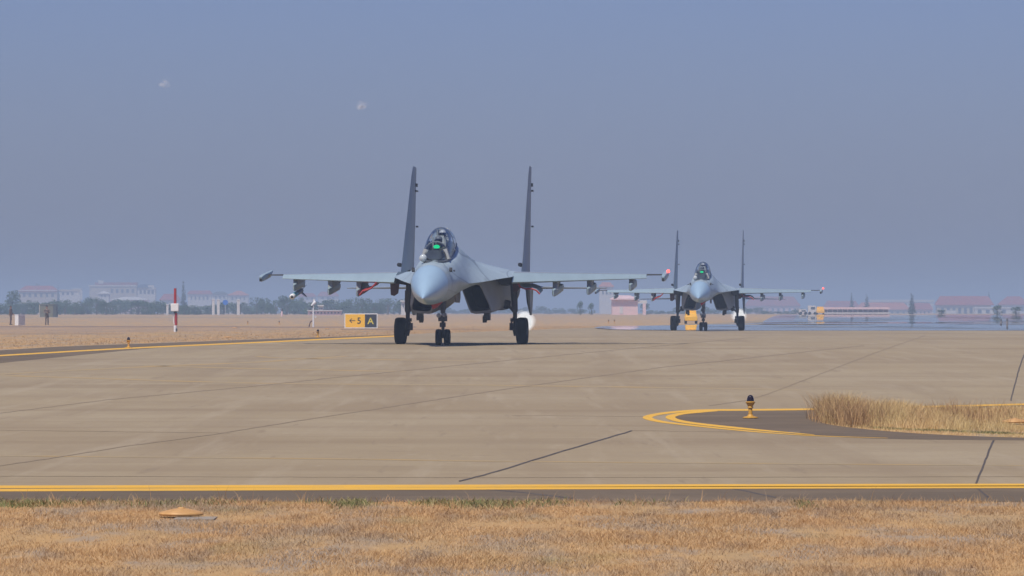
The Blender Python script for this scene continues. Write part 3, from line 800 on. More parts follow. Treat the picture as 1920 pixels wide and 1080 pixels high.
        # pylons with launch rails
        for px, ln, dp in ((3.46, 3.2, .42), (4.62, 2.9, .40), (6.08, 2.4, .30)):
            t = (px - 2.04) / (6.62 - 2.04); x, yl, yt, zl, zt = wing_sec(t)
            y0 = yl + .25; zw = zl + .06
            mb = MB()
            mb.prism([(y0, zl + .03), (y0 + 2.0, zt - .15), (y0 + 2.0, zw - dp * .55 + .10), (y0 - .1, zw - dp * .9)], 'X', s_ * px - .085, s_ * px + .085)
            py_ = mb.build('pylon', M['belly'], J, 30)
            mb = MB(); rr = []
            zc = zw - dp * .9 - .06
            for y, hw, hh in ((-.62, .015, .10), (-.35, .075, .14), (0, .09, .14), (ln * .6, .09, .14), (ln * .75, .05, .08)):
                ring = [Vector(p) for p in ring_quad(((-hw, hh), (hw, hh), (hw, -hh), (-hw, -hh)), y, 12, 4)]
                rr.append([tuple(rot @ p + Vector((s_ * px, y0 + .1, zc))) for p in ring])
            mb.loft(rr); mb.build('launch_rail', M['jet_light'], py_, 45)
        # vertical fin
        fx = s_ * 2.21 - .11
        mb = MB(); rr = []
        for z, y0, y1, th in ((2.42, 2.2, 6.55, .20), (2.80, 2.55, 6.6, .20), (4.5, 4.1, 7.0, .14), (6.3, 5.75, 7.35, .075), (6.66, 6.25, 7.40, .05)):
            ring = []
            for k in range(9): u = k / 8; ring.append((fx + th / 2 * math.sin(math.pi * u ** .7) , y0 + (y1 - y0) * u, z))
            for k in range(7, 0, -1): u = k / 8; ring.append((fx - th / 2 * math.sin(math.pi * u ** .7), y0 + (y1 - y0) * u, z))
            rr.append(ring)
        mb.loft(rr)
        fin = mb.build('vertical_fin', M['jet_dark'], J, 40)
        mb = MB(); mb.lathe([(.03, -.2), (.075, 0), (.075, .5), (.03, .62)], (fx - .10, 2.55, 2.86), 'Y', 10)
        mb.build('fin_intake', M['black'], fin)
        for c_, d_ in (((fx + .06, 6.9, 5.75), (.10, .4, .05)), ((fx + .05, 7.0, 5.98), (.06, .3, .12)), ((fx + .06, 7.1, 4.4), (.08, .2, .06))):
            mb = MB(); mb.box(c_, d_); mb.build('fin_antenna', M['seam'], fin, 30)
        # tailplane
        mb = MB(); rr = []
        for x, y0, y1, th in ((2.3, 4.6, 7.6, .11), (4.97, 7.1, 8.3, .04)):
            ring = [(s_ * x, y0 + (y1 - y0) * k / 6, 2.06 + th / 2 * math.sin(math.pi * (k / 6) ** .7)) for k in range(7)]
            ring += [(s_ * x, y0 + (y1 - y0) * k / 6, 2.06 - th / 2 * math.sin(math.pi * (k / 6) ** .7)) for k in range(5, 0, -1)]
            rr.append(ring)
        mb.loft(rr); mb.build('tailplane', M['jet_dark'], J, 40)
        # ventral fin
        mb = MB(); mb.loft([[(s_ * 2.20 - a, y0, z), (s_ * 2.20, y0 - .05, z), (s_ * 2.20 + a, y0, z), (s_ * 2.20 + a * .6, y1, z), (s_ * 2.20 - a * .6, y1, z)] for z, y0, y1, a in ((2.35, 3.6, 6.2, .10), (1.5, 4.2, 6.2, .06), (1.02, 5.3, 6.1, .02))])
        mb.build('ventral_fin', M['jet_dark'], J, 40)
        # main gear
        mb = MB()
        mb.tube([(s_ * 1.84, .05, 2.35), (s_ * 1.87, .02, 1.75), (s_ * 1.90, 0, 1.15)], [.125, .12, .105], 14)
        mb.tube([(s_ * 1.90, 0, 1.2), (s_ * 1.92, 0, .50)], .075, 12)
        mb.tube([(s_ * 1.91, 0, .52), (s_ * 1.93, .02, .30)], [.10, .07], 10)
        mb.tube([(s_ * 1.90, 0, .50), (s_ * 2.2, 0, .48)], .07, 10)
        mb.tube([(s_ * 1.87, 0, 1.15), (s_ * 1.60, -.1, 1.45), (s_ * 1.35, -.1, 1.62)], .05, 8)
        mb.tube([(s_ * 1.86, -.1, .95), (s_ * 1.80, -.28, .76), (s_ * 1.87, -.12, .56)], .04, 8)
        mb.box((s_ * 1.79, -.10, .62), (.14, .16, .26)); mb.box((s_ * 1.80, -.13, .86), (.10, .10, .12))
        mb.tube([(s_ * 1.98, -.09, 1.9), (s_ * 1.99, -.10, 1.2), (s_ * 1.84, -.12, .8)], .018, 6)
        mb.tube([(s_ * 1.6, .0, 1.30), (s_ * 1.6, .1, 1.50)], [.12, .16], 10)
        lg = mb.build('main_landing_gear', M['gear'], J, 40)
        mb = MB(); W = .20
        prof = [(.0, -.12), (.20, -.13), (.26, -.17), (.36, -W), (.43, -.185), (.468, -.13), (.474, -.05), (.474, .05), (.468, .13), (.43, .185), (.36, W), (.26, .17), (.20, .13), (.0, .12)]
        prof = [(max(r, .004), h) for r, h in prof]
        mb.lathe(prof, (s_ * 2.16, 0, .474), 'X', 32)
        wh = mb.build('wheel', M['rubber'], lg, 35)
        mb = MB(); mb.lathe([(.004, -.135), (.17, -.14), (.22, -.165), (.23, -.15), (.23, .15), (.22, .165), (.17, .14), (.004, .135)], (s_ * 2.16, 0, .474), 'X', 20)
        mb.build('wheel_rim', M['steel'], lg, 35)
        # curved gear door with a red edge, and a dark leg door
        mb = MB(); rr = []; rim = []
        curve = [(2.06, 2.27), (2.20, 2.16), (2.30, 2.00), (2.46, 1.94), (2.68, 1.95), (2.86, 1.88), (2.97, 1.76)] if s_ > 0 else [(2.70, 2.20), (2.78, 2.10), (2.92, 1.96), (3.06, 1.90), (3.22, 1.86), (3.32, 1.72)]
        a = [(s_ * x, -1.55, z) for x, z in curve]; b = [(s_ * x, .35, z + .14) for x, z in curve]
        n = len(a)
        mb.loft([[a[i], b[i], (b[i][0], b[i][1], b[i][2] + .05), (a[i][0], a[i][1], a[i][2] + .05)] for i in range(n)])
        dr = mb.build('gear_door', M['jet_light'] if s_ > 0 else M['red'], J, 50)
        mb = MB(); mb.tube([(p[0], p[1] - .01, p[2]) for p in a], .030, 6); mb.build('door_edge', M['red'], dr, 50)
        mb = MB(); mb.prism([(s_ * 2.02, 2.28), (s_ * 2.36, 2.18), (s_ * 2.34, 1.74), (s_ * 2.22, 1.70), (s_ * 2.08, 1.80)] if s_ < 0 else [(s_ * 1.96, 2.28), (s_ * 2.26, 2.22), (s_ * 2.24, 1.98), (s_ * 2.12, 1.86), (s_ * 1.98, 1.84)], 'Y', -.6, -.52)
        mb.build('leg_door', M['dark_red'], J, 30)
        mb = MB(); mb.loft([[(s_ * 1.50, y, 2.36), (s_ * 2.30, y, 2.36), (s_ * 2.22, y, 2.16), (s_ * 1.62, y, 2.06)] for y in (-1.5, .6)])
        mb.build('wheel_well', M['black'], J, 30)
    # nose gear
    Y = -5.9
    mb = MB()
    mb.tube([(0, Y, 1.85), (0, Y, 1.1)], [.085, .085], 12); mb.tube([(0, Y, 1.12), (0, Y, .38)], .055, 12)
    mb.tube([(.09, Y + .1, 1.8), (.06, Y, 1.2)], .04, 8); mb.tube([(-.09, Y + .1, 1.8), (-.06, Y, 1.2)], .04, 8)
    mb.tube([(0, Y + .05, 1.15), (0, Y + .9, 1.75)], .05, 8)
    mb.tube([(-.17, Y, .285), (.17, Y, .285)], .05, 10); mb.tube([(0, Y, .42), (0, Y, .27)], [.07, .08], 10)
    mb.box((0, Y - .06, .92), (.30, .14, .20)); mb.box((0, Y - .08, .70), (.20, .12, .16)); mb.box((-.10, Y - .1, 1.32), (.10, .12, .14))
    mb.tube([(.02, Y - .12, .9), (.04, Y - .28, .72), (.02, Y - .12, .52)], .03, 8)
    ng = mb.build('nose_landing_gear', M['gear'], J, 40)
    for x in (-.145, .145):
        mb = MB(); prof = [(.004, -.06), (.13, -.07), (.17, -.10), (.235, -.10), (.265, -.075), (.278, -.03), (.278, .03), (.265, .075), (.235, .10), (.17, .10), (.13, .07), (.004, .06)]
        mb.lathe(prof, (x, Y, .278), 'X', 26); mb.build('wheel', M['rubber'], ng, 35)
        mb = MB(); mb.lathe([(.004, -.08), (.10, -.085), (.13, -.09), (.13, .09), (.10, .085), (.004, .08)], (x, Y, .278), 'X', 16); mb.build('wheel_rim', M['gear'], ng, 35)
    for x in (-.13, .07):
        mb = MB(); mb.lathe([(.03, .10), (.075, .03), (.08, 0), (.06, -.012)], (x, Y - .16, 1.02 if x < 0 else 1.04), 'Y', 14); mb.build('taxi_lamp', M['steel'], ng)
    mb = MB(); mb.prism([(Y - .3, 2.0), (Y + 1.6, 2.05), (Y + 1.6, 1.62), (Y + 1.3, 1.45), (Y + .1, 1.45), (Y - .3, 1.65)], 'X', .40, .45)
    mb.build('nose_gear_door', M['tan_metal'], J, 30)  # tan of light bounced off the ground is put into the door's colour
    def warp(o):
        for ch in o.children:
            if ch.name.startswith(('nose_landing', 'main_landing')): continue
            for v in ch.data.vertices:
                q = (180 + v.co.y) / (2 * (90 + v.co.y)); v.co.x *= q; v.co.z = 1.12 + (v.co.z - 1.12) * q
            ch.data.update(); warp(ch)
    warp(J)
    return J

def seated_pilot(label, helmet_mat):
    P = empty('person', (0, 0, 0), label, 'person', 'pilots')
    def capsules(segs, k=0.0):
        mb = MB()
        for a, b, ra, rb in segs:
            a, b = Vector(a), Vector(b)
            mb.sphere(a, ra + k, 10); mb.sphere(b, rb + k, 10); mb.tube([a, b], [ra + k, rb + k], 10)
        return mb
    limbs = [((0, 0, 0), (0, .06, .34), .14, .17), ((-.17, .05, .42), (.17, .05, .42), .085, .085), ((0, .05, .44), (0, .03, .56), .06, .055),
             ((-.2, .04, .40), (-.27, -.10, .16), .062, .05), ((-.27, -.10, .16), (-.16, -.34, .10), .046, .036),
             ((.2, .04, .40), (.27, -.10, .16), .062, .05), ((.27, -.10, .16), (.14, -.34, .10), .046, .036),
             ((-.09, -.02, -.02), (-.12, -.42, .05), .085, .065), ((.09, -.02, -.02), (.12, -.42, .05), .085, .065)]
    head = [((0, .0, .66), (0, -.01, .72), .092, .10)]
    mb = capsules(limbs + head)
    for s_ in (-1, 1):
        for f in range(4): mb.tube([(s_ * .15 + (f - 1.5) * .018, -.36, .10), (s_ * .14 + (f - 1.5) * .018, -.42, .09 - .01 * abs(f - 1.5))], [.010, .008], 6)
        mb.tube([(s_ * .12, -.34, .11), (s_ * .09, -.38, .12)], [.011, .009], 6)
    mb.lathe([(.018, -.14), (.012, -.10)], (0, 0, .66), 'Y', 8)
    b = mb.build('body', M['skin'], P, 60); rm = b.modifiers.new('remesh', 'REMESH'); rm.mode = 'VOXEL'; rm.voxel_size = .014
    u = capsules(limbs, .008).build('flight_suit', M['flight_suit'], P, 60); rm = u.modifiers.new('remesh', 'REMESH'); rm.mode = 'VOXEL'; rm.voxel_size = .016
    mb = MB(); mb.sphere((0, .015, .735), .138, 16, (.95, 1.08, 1.0)); mb.build('helmet', helmet_mat, P, 60)
    mb = MB(); mb.lathe_sc([(.128 * math.cos(a), .128 * math.sin(a)) for a in np.linspace(-.55, .55, 7)], (0, -.035, .70), 14, (1, 1, 1)); mb.build('visor', M['visor'], P, 60)
    return P

def place_jet(J, px, d, rz, pitch, label):
    J.location = ((px - CX) / F * d, d, g(d) + .002)
    J.rotation_euler = (pitch, 0, rz)
    tag(J, label, 'fighter jet', 'fighter jets taxiing in line')
J1 = make_jet()
J2 = copy_tree(J1)
place_jet(J1, 859.8, 90.0 * K, R(-4.6), 0.0, 'nearer grey twin-tailed fighter jet rolling towards the camera')
place_jet(J2, 1326.5, 162.0 * K, R(-4.7), R(-1.2), 'farther grey twin-tailed fighter jet following behind the front one')
for c in J1.children:
    if c.name.startswith('main_landing_gear'): c.location.x += .10
for c in J2.children:
    if c.name.startswith('nose_landing_gear'): c.location.z -= .125
    elif not c.name.startswith('main_landing_gear'): c.location.z += .16
bpy.context.view_layer.update()
for J, w1, w2 in ((J1, 'nearer', 'nearer'), (J2, 'farther', 'farther')):
    mw = Matrix.Translation(J.location) @ J.rotation_euler.to_matrix().to_4x4()
    for (y, z, nm, hm) in ((-7.45, 2.78, 'front', M['missile_grey']), (-5.93, 3.02, 'rear', M['helmet'])):
        p = seated_pilot(f"pilot in {'a white' if nm == 'rear' else 'a dark'} helmet in the {nm} seat of the {w1} jet", hm)
        q = (180 + y) / (2 * (90 + y)); p.location = mw @ Vector((0, y, 1.12 + (z - 1.12) * q + (.16 if J is J2 else 0))); p.rotation_euler = J.rotation_euler
# missile under the outer left pylon of the front jet
mw = Matrix.Translation(J1.location) @ J1.rotation_euler.to_matrix().to_4x4()
m = empty('air_missile', mw @ Vector((-6.05, 2.3, 1.80)), 'teal training missile with white nose under the outer wing of the nearer jet', 'missile')
m.rotation_euler = (R(5), 0, R(-4.6))
mb = MB(); mb.lathe([(.088, -1.05), (.09, -1.0), (.09, -.15), (.088, -.14)], (0, 0, 0), 'Y', 20); mb.build('forward_body', M['teal'], m)
mb = MB(); mb.lathe([(.088, -.14), (.088, 1.35), (.07, 1.38)], (0, 0, 0), 'Y', 20); mb.build('rear_body', M['missile_grey'], m)
mb = MB(); mb.lathe([(.06, -1.40), (.094, -1.36), (.10, -1.25), (.095, -1.05)], (0, 0, 0), 'Y', 20); nb = mb.build('nose', M['white'], m)
mb = MB(); mb.lathe([(.01, -1.45), (.045, -1.42), (.055, -1.395)], (0, 0, 0), 'Y', 14); mb.build('seeker', M['gear'], nb)
for a in (45, 135, 225, 315):
    rt = Matrix.Rotation(R(a), 4, 'Y')
    mb = MB(); mb.add([rt @ Vector(p) for p in ((.08, .85, -.008), (.30, 1.1, -.006), (.30, 1.3, -.006), (.08, 1.32, -.008), (.08, .85, .008), (.30, 1.1, .006), (.30, 1.3, .006), (.08, 1.32, .008))], [(0, 1, 2, 3), (7, 6, 5, 4), (0, 4, 5, 1), (1, 5, 6, 2), (2, 6, 7, 3), (3, 7, 4, 0)])
    mb.add([rt @ Vector(p) for p in ((.08, -.7, -.008), (.17, -.55, -.006), (.17, -.5, -.006), (.08, -.48, -.008), (.08, -.7, .008), (.17, -.55, .006), (.17, -.5, .006), (.08, -.48, .008))], [(0, 1, 2, 3), (7, 6, 5, 4), (0, 4, 5, 1), (1, 5, 6, 2), (2, 6, 7, 3), (3, 7, 4, 0)]) if False else None
    mb.build('fin', M['missile_grey'], m, 20)

# white glare of unknown source behind each jet, built from added glowing shells
def lumpy(mb, c, r, seed, amp=.18, n=22):
    rr = random.Random(seed); ph = [rr.uniform(0, 6.28) for _ in range(6)]
    rings = []
    m_ = n // 2
    for i in range(1, m_):
        th = math.pi * i / m_; ring = []
        for k in range(n):
            a = 2 * math.pi * k / n
            q = 1 + amp * (math.sin(2 * a + ph[0] + th) * .5 + math.sin(3 * a + ph[1]) * math.sin(2 * th + ph[2]) * .6 + math.sin(5 * a + 3 * th + ph[3]) * .3)
            ring.append((c[0] + r[0] * q * math.sin(th) * math.cos(a), c[1] + r[1] * q * math.sin(th) * math.sin(a), c[2] - r[2] * q * math.cos(th)))
        rings.append(ring)
    mb.loft(rings)
for i, (px, py, d, r, lb) in enumerate([(984, 602, 103 * K, .33, 'blurred white glare shaped as glowing shells low behind the nearer jet'), (1386, 592, 176 * K, .38, 'blurred white glare shaped as glowing shells low behind the farther jet')]):
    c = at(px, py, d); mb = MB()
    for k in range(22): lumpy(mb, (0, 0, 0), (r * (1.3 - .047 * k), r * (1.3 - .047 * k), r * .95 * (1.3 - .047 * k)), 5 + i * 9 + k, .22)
    tag(mb.build('white_glare', M['glow'], None, 60, c), lb, 'light')

# ------------------------------------------------------------------ airfield furniture
def edge_light():
    L = empty('edge_light', (0, 0, 0))
    mb = MB(); mb.lathe([(.004, 0), (.112, 0), (.118, .012), (.105, .022), (.05, .035), (.034, .06), (.004, .06)], n=28); mb.build('base_plate', M['yellow'], L)
    mb = MB(); mb.lathe([(.030, .055), (.030, .15), (.026, .16)], n=20); mb.lathe([(.042, .155), (.045, .165), (.038, .18)], n=20); mb.build('stem', M['yellow'], L)
    mb = MB(); mb.lathe([(.030, .17), (.040, .185), (.066, .232), (.072, .238), (.072, .250), (.058, .256)], n=28); mb.build('cup', M['yellow'], L)
    mb = MB(); mb.lathe([(.056, .254), (.052, .290), (.042, .325), (.026, .345), (.008, .352)], n=24); mb.build('dome', M['lamp_dome'], L)
    return L
E0 = edge_light()
LG = 'taxiway edge lights'
for i, (px, py, lb, sc) in enumerate([(1407, 785, 'yellow taxiway edge light with dark dome on the asphalt inside the yellow curve', 1.0),
        (241, 652.5, 'yellow taxiway edge light left on the grass edge below the red white pole', 1.0),
        (596, 633, 'yellow taxiway edge light on the grass edge in front of the white post', 1.05),
        (464.5, 608.5, 'tiny far edge light in the field behind the ditch, right of the red white pole', 1.0),
        (523.5, 608.5, 'tiny far edge light in the field behind the ditch, left of the white post', 1.0),
        (1141, 606, 'tiny far edge light on the dry grass under the pink building, left of the pair', 1.1),
        (1152, 606, 'tiny far edge light on the dry grass under the pink building, right of the pair', 1.1)]):
    o = E0 if i == 0 else copy_tree(E0)
    o.location = gp(px, py, .014 if i == 0 else 0); o.scale = (sc,) * 3
    tag(o, lb, 'edge light', LG)
def disc_cover():
    L = empty('light_cover', (0, 0, 0))
    mb = MB(); mb.lathe([(.004, 0), (.165, .006), (.178, .018), (.17, .030), (.12, .043), (.05, .058), (.004, .060)], n=36); mb.build('cover_dish', M['orange_cover'], L, 30)
    mb = MB(); mb.lathe([(.006, .055), (.03, .060), (.026, .068), (.006, .07)], n=14); mb.build('cap', M['orange_cover'], L, 30)
    return L
D0 = disc_cover()
for i, (px, py, lb, sc) in enumerate([(340, 970.5, 'orange flat round light cover lying in the near dry grass', 1.0), (1903, 797, 'orange flat round light cover in the island grass at the right', 1.05),
        (428, 633.5, 'small orange round cover in the field beside the far yellow line', 1.0), (440, 615.8, 'small orange round cover at the ditch right of the red white pole', 1.3),
        (613, 616.8, 'small orange round cover on the grass left of the yellow sign', 1.0)]):
    o = D0 if i == 0 else copy_tree(D0)
    o.location = gp(px, py) + Vector((0, 0, .012 if i == 0 else .03 if i == 1 else .01)); o.scale = (sc,) * 3
    tag(o, lb, 'light cover', 'orange light covers')
mb = MB(); c = gp(362, 973); mb.box((c.x + .02, c.y - .02, .006), (.31, .50, .008)); tag(mb.build('concrete_pad', M['grey_pad'], None, 30), 'grey concrete pad under the near orange cover', 'concrete pad')

# taxiway sign
def text_mesh(mb, s, size, c, m_i, y):
    cu = bpy.data.curves.new('t', 'FONT'); cu.body = s; cu.size = size; cu.align_x = 'CENTER'; cu.align_y = 'CENTER'; cu.extrude = .01; cu.offset = .006
    o = bpy.data.objects.new('t', cu); COL.objects.link(o); dg = bpy.context.evaluated_depsgraph_get()
    me = o.evaluated_get(dg).to_mesh()
    xs = [v.co.x for v in me.vertices]; zs = [v.co.y for v in me.vertices]
    mx, mz = (min(xs) + max(xs)) / 2, (min(zs) + max(zs)) / 2
    mb.mat(m_i); mb.add([(v.co.x - mx + c[0], y - v.co.z, v.co.y - mz + c[1]) for v in me.vertices], [tuple(p.vertices) for p in me.polygons])
    o.to_mesh_clear() if False else None
    bpy.data.objects.remove(o); bpy.data.curves.remove(cu)
b = gp(677, 615.5); sc = b.y / F
sg = empty('taxiway_sign', b, 'yellow and black taxiway sign with arrow 5 and letter A beside the taxiway', 'sign', None, R(-2))
Wd, Hd = 62 * sc, 27.5 * sc
mb = MB(); fr = .045 * Wd * .55
mb.box((0, 0, Hd / 2 + .01), (Wd, .16, Hd)); tag(mb.build('frame', M['white'], sg, 30), 'white frame')
yw = (Wd - 2 * fr) * .625
x0 = -Wd / 2 + fr
mb = MB(); mb.box((x0 + yw / 2, -.082, Hd / 2 + .01), (yw - .002, .012, Hd - 2 * fr)); py_ = mb.build('yellow_panel', M['sign_yellow'], sg, 30)
bw = Wd - 2 * fr - yw
mb = MB(); mb.box((x0 + yw + bw / 2, -.082, Hd / 2 + .01), (bw - .002, .012, Hd - 2 * fr)); pb_ = mb.build('black_panel', M['sign_black'], sg, 30)
mb = MB(); text_mesh(mb, '5', Hd * .60, (x0 + yw * .70, Hd * .52), 0, -.091); mb.build('digit', M['ink'], py_, 30)
mb = MB(); ax, az, al = x0 + yw * .37, Hd * .52, yw * .28
mb.box((ax, -.091, az), (al, .01, .05))
for s_ in (-1, 1): mb.box((ax - al / 2 + .07, -.091, az + s_ * .075), (.24, .01, .05), Matrix.Rotation(-s_ * R(45), 3, 'Y'))
mb.build('arrow', M['ink'], py_, 30)
mb = MB(); text_mesh(mb, 'A', Hd * .62, (x0 + yw + bw * .48, Hd * .50), 0, -.091); mb.build('letter', M['sign_letter'], pb_, 30)
mb = MB()
for x in (-.35, 0, .35): mb.box((x * Wd, .02, .0), (.06, .10, .06))
mb.build('foot', M['white'], sg, 30)

# red and white pole with box
b = gp(328.5, 622.5); sc = b.y / F
p = empty('marker_pole', b, 'red and white pole carrying a white box in the left field', 'pole')
mb = MB(); r = 2.7 * sc
mb.mat(0).lathe([(r, 0), (r, 12.5 * sc)], n=14); mb.mat(1).lathe([(r * .95, 12.5 * sc), (r * .95, 35 * sc)], (.05, 0, 0), n=14)
mb.mat(2).lathe([(r * 1.05, 35 * sc), (r * 1.05, 39 * sc)], (0, 0, 0), n=14); mb.mat(1).lathe([(r * .95, 39 * sc), (r * .9, 82 * sc)], n=14)
mb.mat(0).tube([(-.13, -.02, 35 * sc), (-.06, -.02, 14 * sc)], .03, 8)
mb.build('mast', [M['white'], M['red'], M['ink']], p, 40)
mb = MB(); mb.box((-.02, -.05, 46 * sc), (14.5 * sc, .32, 14.5 * sc)); bx = mb.build('equipment_box', M['white'], p, 30)
bv = bx.modifiers.new('bevel', 'BEVEL'); bv.width = .03; bv.segments = 2
mb = MB(); mb.box((2.6 * sc, -.03, 4 * sc), (.10, .12, .16)); mb.build('junction_box', M['gear'], p, 30)
# white post with tilted instrument
b = gp(587.5, 613.3); sc = b.y / F
p = empty('instrument_post', b, 'slim white post with a tilted white instrument on top, left of the yellow sign', 'post')
mb = MB(); mb.lathe([(1.7 * sc, 0), (1.6 * sc, 14 * sc), (1.2 * sc, 38 * sc), (1.0 * sc, 41 * sc)], n=12); mb.build('mast', M['white'], p)
mb = MB(); mb.tube([(-3.5 * sc, 0, 40 * sc), (2.5 * sc, 0, 46 * sc), (4.5 * sc, 0, 47 * sc)], [1.6 * sc, 3.2 * sc, 2.0 * sc], 12)
mb.prism([(-.5 * sc, 45 * sc), (4.2 * sc, 46 * sc), (1.4 * sc, 53.5 * sc), (.4 * sc, 53.5 * sc)], 'Y', -.05, .05); hd_ = mb.build('instrument_head', M['white'], p, 40)
mb = MB(); mb.box((-2.0 * sc, -.02, 38.2 * sc), (3.5 * sc, .12, 1.6 * sc)); mb.build('sensor', M['ink'], hd_, 30)
mb = MB(); mb.lathe([(1.9 * sc, -.03), (1.9 * sc, .03)], (4.2 * sc, -.05, 19 * sc), 'Y', 14); mb.box((2.4 * sc, 0, 19 * sc), (3 * sc, .04, .04)); mb.build('dish', M['pale'], p, 30)
mb = MB(); mb.tube([(-8.2 * sc, 0, .3 * sc), (-5.6 * sc, 0, 9.5 * sc), (-2.0 * sc, 0, 12 * sc)], .045, 8); mb.build('brace', M['dark_red'], p)
# white cabinet
b = gp(37.5, 610.2); sc = b.y / F
p = empty('white_cabinet', b, 'white metal cabinet standing in the far left field between two people', 'cabinet', None, R(60))
mb = MB(); mb.box((0, 0, 10 * sc), (22 * sc, 8 * sc, 20 * sc)); o = mb.build('housing', M['white'], p, 30)
bv = o.modifiers.new('bevel', 'BEVEL'); bv.width = .015; bv.segments = 2
mb = MB(); mb.box((0, 0, 20.3 * sc), (22.7 * sc, 8.7 * sc, .7 * sc)); mb.build('lid', M['white'], p, 30)
mb = MB(); mb.box((0, -4.1 * sc, 10 * sc), (18 * sc, .2 * sc, 16 * sc)); dd = mb.build('door', M['pale'], p, 30)
mb = MB(); mb.box((7 * sc, -4.4 * sc, 10 * sc), (.5 * sc, .4 * sc, 2 * sc)); mb.build('handle', M['gear'], dd, 30)
# olive shed
d = 400 * K; b = Vector(((91 - CX) / F * d, d, g(d))); sc = d / F
p = empty('olive_shed', b, 'olive green box shed with a dark end behind the person in camouflage', 'shed')
mb = MB(); mb.box((-3 * sc, 0, 12.5 * sc), (26 * sc, 2.2, 23 * sc)); mb.build('wall', M['olive'], p, 30)
mb = MB(); mb.box((13.2 * sc, .1, 12.8 * sc), (6 * sc, 2.3, 24 * sc)); mb.build('end_door', M['olive_dark'], p, 30)
mb = MB(); mb.box((-3 * sc, 0, 24.5 * sc), (28 * sc, 2.4, 1.2 * sc)); mb.build('roof', M['olive'], p, 30)
mb = MB(); mb.box((-15.5 * sc, -1.15, 12 * sc), (1.4 * sc, .1, 23 * sc)); mb.build('corner_post', M['cream'], p, 30)

# standing people
def standing(label, loc, rz, cloth, arms, scale=1.0, step=0.0):
    P = empty('person', loc, label, 'person', None, rz, scale)
    def caps(segs, k):
        mb = MB()
        for a, b, ra, rb in segs:
            a, b = Vector(a), Vector(b); mb.sphere(a, ra + k, 10); mb.sphere(b, rb + k, 10); mb.tube([a, b], [ra + k, rb + k], 10)
        return mb
    cl = [((0, 0, .98), (0, 0, 1.12), .145, .13), ((0, 0, 1.12), (0, 0, 1.32), .13, .15), ((-.14, 0, 1.40), (.14, 0, 1.40), .075, .075),
          ((-.09, 0, .93), (-.10, -.02 - step, .52), .088, .062), ((-.10, -.02 - step, .52), (-.11, .02 - step, .12), .058, .045),
          ((.09, 0, .93), (.10, -.02 + step, .52), .088, .062), ((.10, -.02 + step, .52), (.11, .02 + step, .12), .058, .045)]
    for s_ in (-1, 1):
        el, ha = arms
        cl += [((s_ * .19, 0, 1.40), (s_ * el[0], el[1], el[2]), .058, .046), ((s_ * el[0], el[1], el[2]), (s_ * ha[0], ha[1], ha[2]), .044, .034)]
    sk = [((0, 0, 1.44), (0, -.01, 1.53), .055, .052), ((0, -.015, 1.60), (0, -.01, 1.66), .078, .085)]
    mb = caps(cl, -.01); m2 = caps(sk, 0); mb.add(m2.v, m2.f)
    mb.lathe([(.018, -.11), (.012, -.07)], (0, 0, 1.61), 'Y', 8)
    for s_ in (-1, 1):
        ha = Vector((s_ * arms[1][0], arms[1][1], arms[1][2])); el = Vector((s_ * arms[0][0], arms[0][1], arms[0][2])); u = (ha - el).normalized()
        mb.tube([ha, ha + u * .09], [.036, .034], 8)
        for f in range(4): mb.tube([ha + u * .08 + Vector((0, (f - 1.5) * .018, 0)), ha + u * (.16 - .008 * abs(f - 1.2)) + Vector((-s_ * .02, (f - 1.5) * .02, 0))], [.011, .008], 6)
        mb.tube([ha + u * .03, ha + u * .08 + Vector((0, -.045, 0))], [.012, .009], 6)
        mb.sphere((s_ * .083, 0, 1.62), .025, 8)
        mb.tube([(s_ * .11, .05 + s_ * step, .05), (s_ * .12, -.14 + s_ * step, .035)], [.05, .04], 8)
    o = mb.build('body', M['skin'], P, 60); rm = o.modifiers.new('remesh', 'REMESH'); rm.mode = 'VOXEL'; rm.voxel_size = .014
    o = caps(cl, .012).build('uniform', cloth, P, 60); rm = o.modifiers.new('remesh', 'REMESH'); rm.mode = 'VOXEL'; rm.voxel_size = .018
    mb = MB(); mb.sphere((0, .015, 1.685), .10, 14, (.95, 1.05, .9)); mb.build('hair', M['hair'], P, 60)
    for s_ in (-1, 1):
        mb = MB(); mb.loft([[(s_ * .11 + x * 1.0, .09 + s_ * step, z) for x, z in ((-.05, 0), (.05, 0), (.05, .10), (-.05, .10))], [(s_ * .12 + x, -.16 + s_ * step, z) for x, z in ((-.045, 0), (.045, 0), (.04, .06), (-.04, .06))]])
        mb.build('boot', M['hair'], P, 40)
    return P
standing('person in dark brown clothes standing sideways left of the white cabinet', gp(20, 609), R(75), M['brown_cloth'], ((.20, -.04, 1.12), (.14, -.20, .98)), 1.04, .06)
standing('person in camouflage uniform with folded arms right of the white cabinet', gp(88, 609.3), R(12), M['camo'], ((.27, -.05, 1.14), (.06, -.24, 1.16)), 1.02, .03)

# small posts far away
for px, pt, pb, lb in ((183, 577.5, 588, 'small pale post with dark top beyond the field, right of the olive shed'), (528.5, 578, 593, 'thin pink post with dark top in front of the dark trees'),
                       (1877, 598, 609.5, 'left one of two tiny dark topped posts below the white colonnade'), (1888.5, 597, 611.5, 'right one of two tiny dark topped posts below the white colonnade')):
    b = gp(px, pb); sc = b.y / F; h = (pb - pt) * sc
    p = empty('marker_post', b, lb, 'post', 'marker posts')
    mb = MB(); mb.lathe([(2.0 * sc, 0), (1.8 * sc, h * .45), (1.3 * sc, h * .66)], n=10); mb.build('stand', M['tan_metal'] if px > 1000 else M['pink_wall'], p)
    mb = MB(); mb.lathe([(1.6 * sc, h * .66), (2.0 * sc, h * .8), (1.0 * sc, h)], n=10); mb.build('top', M['seam'], p)

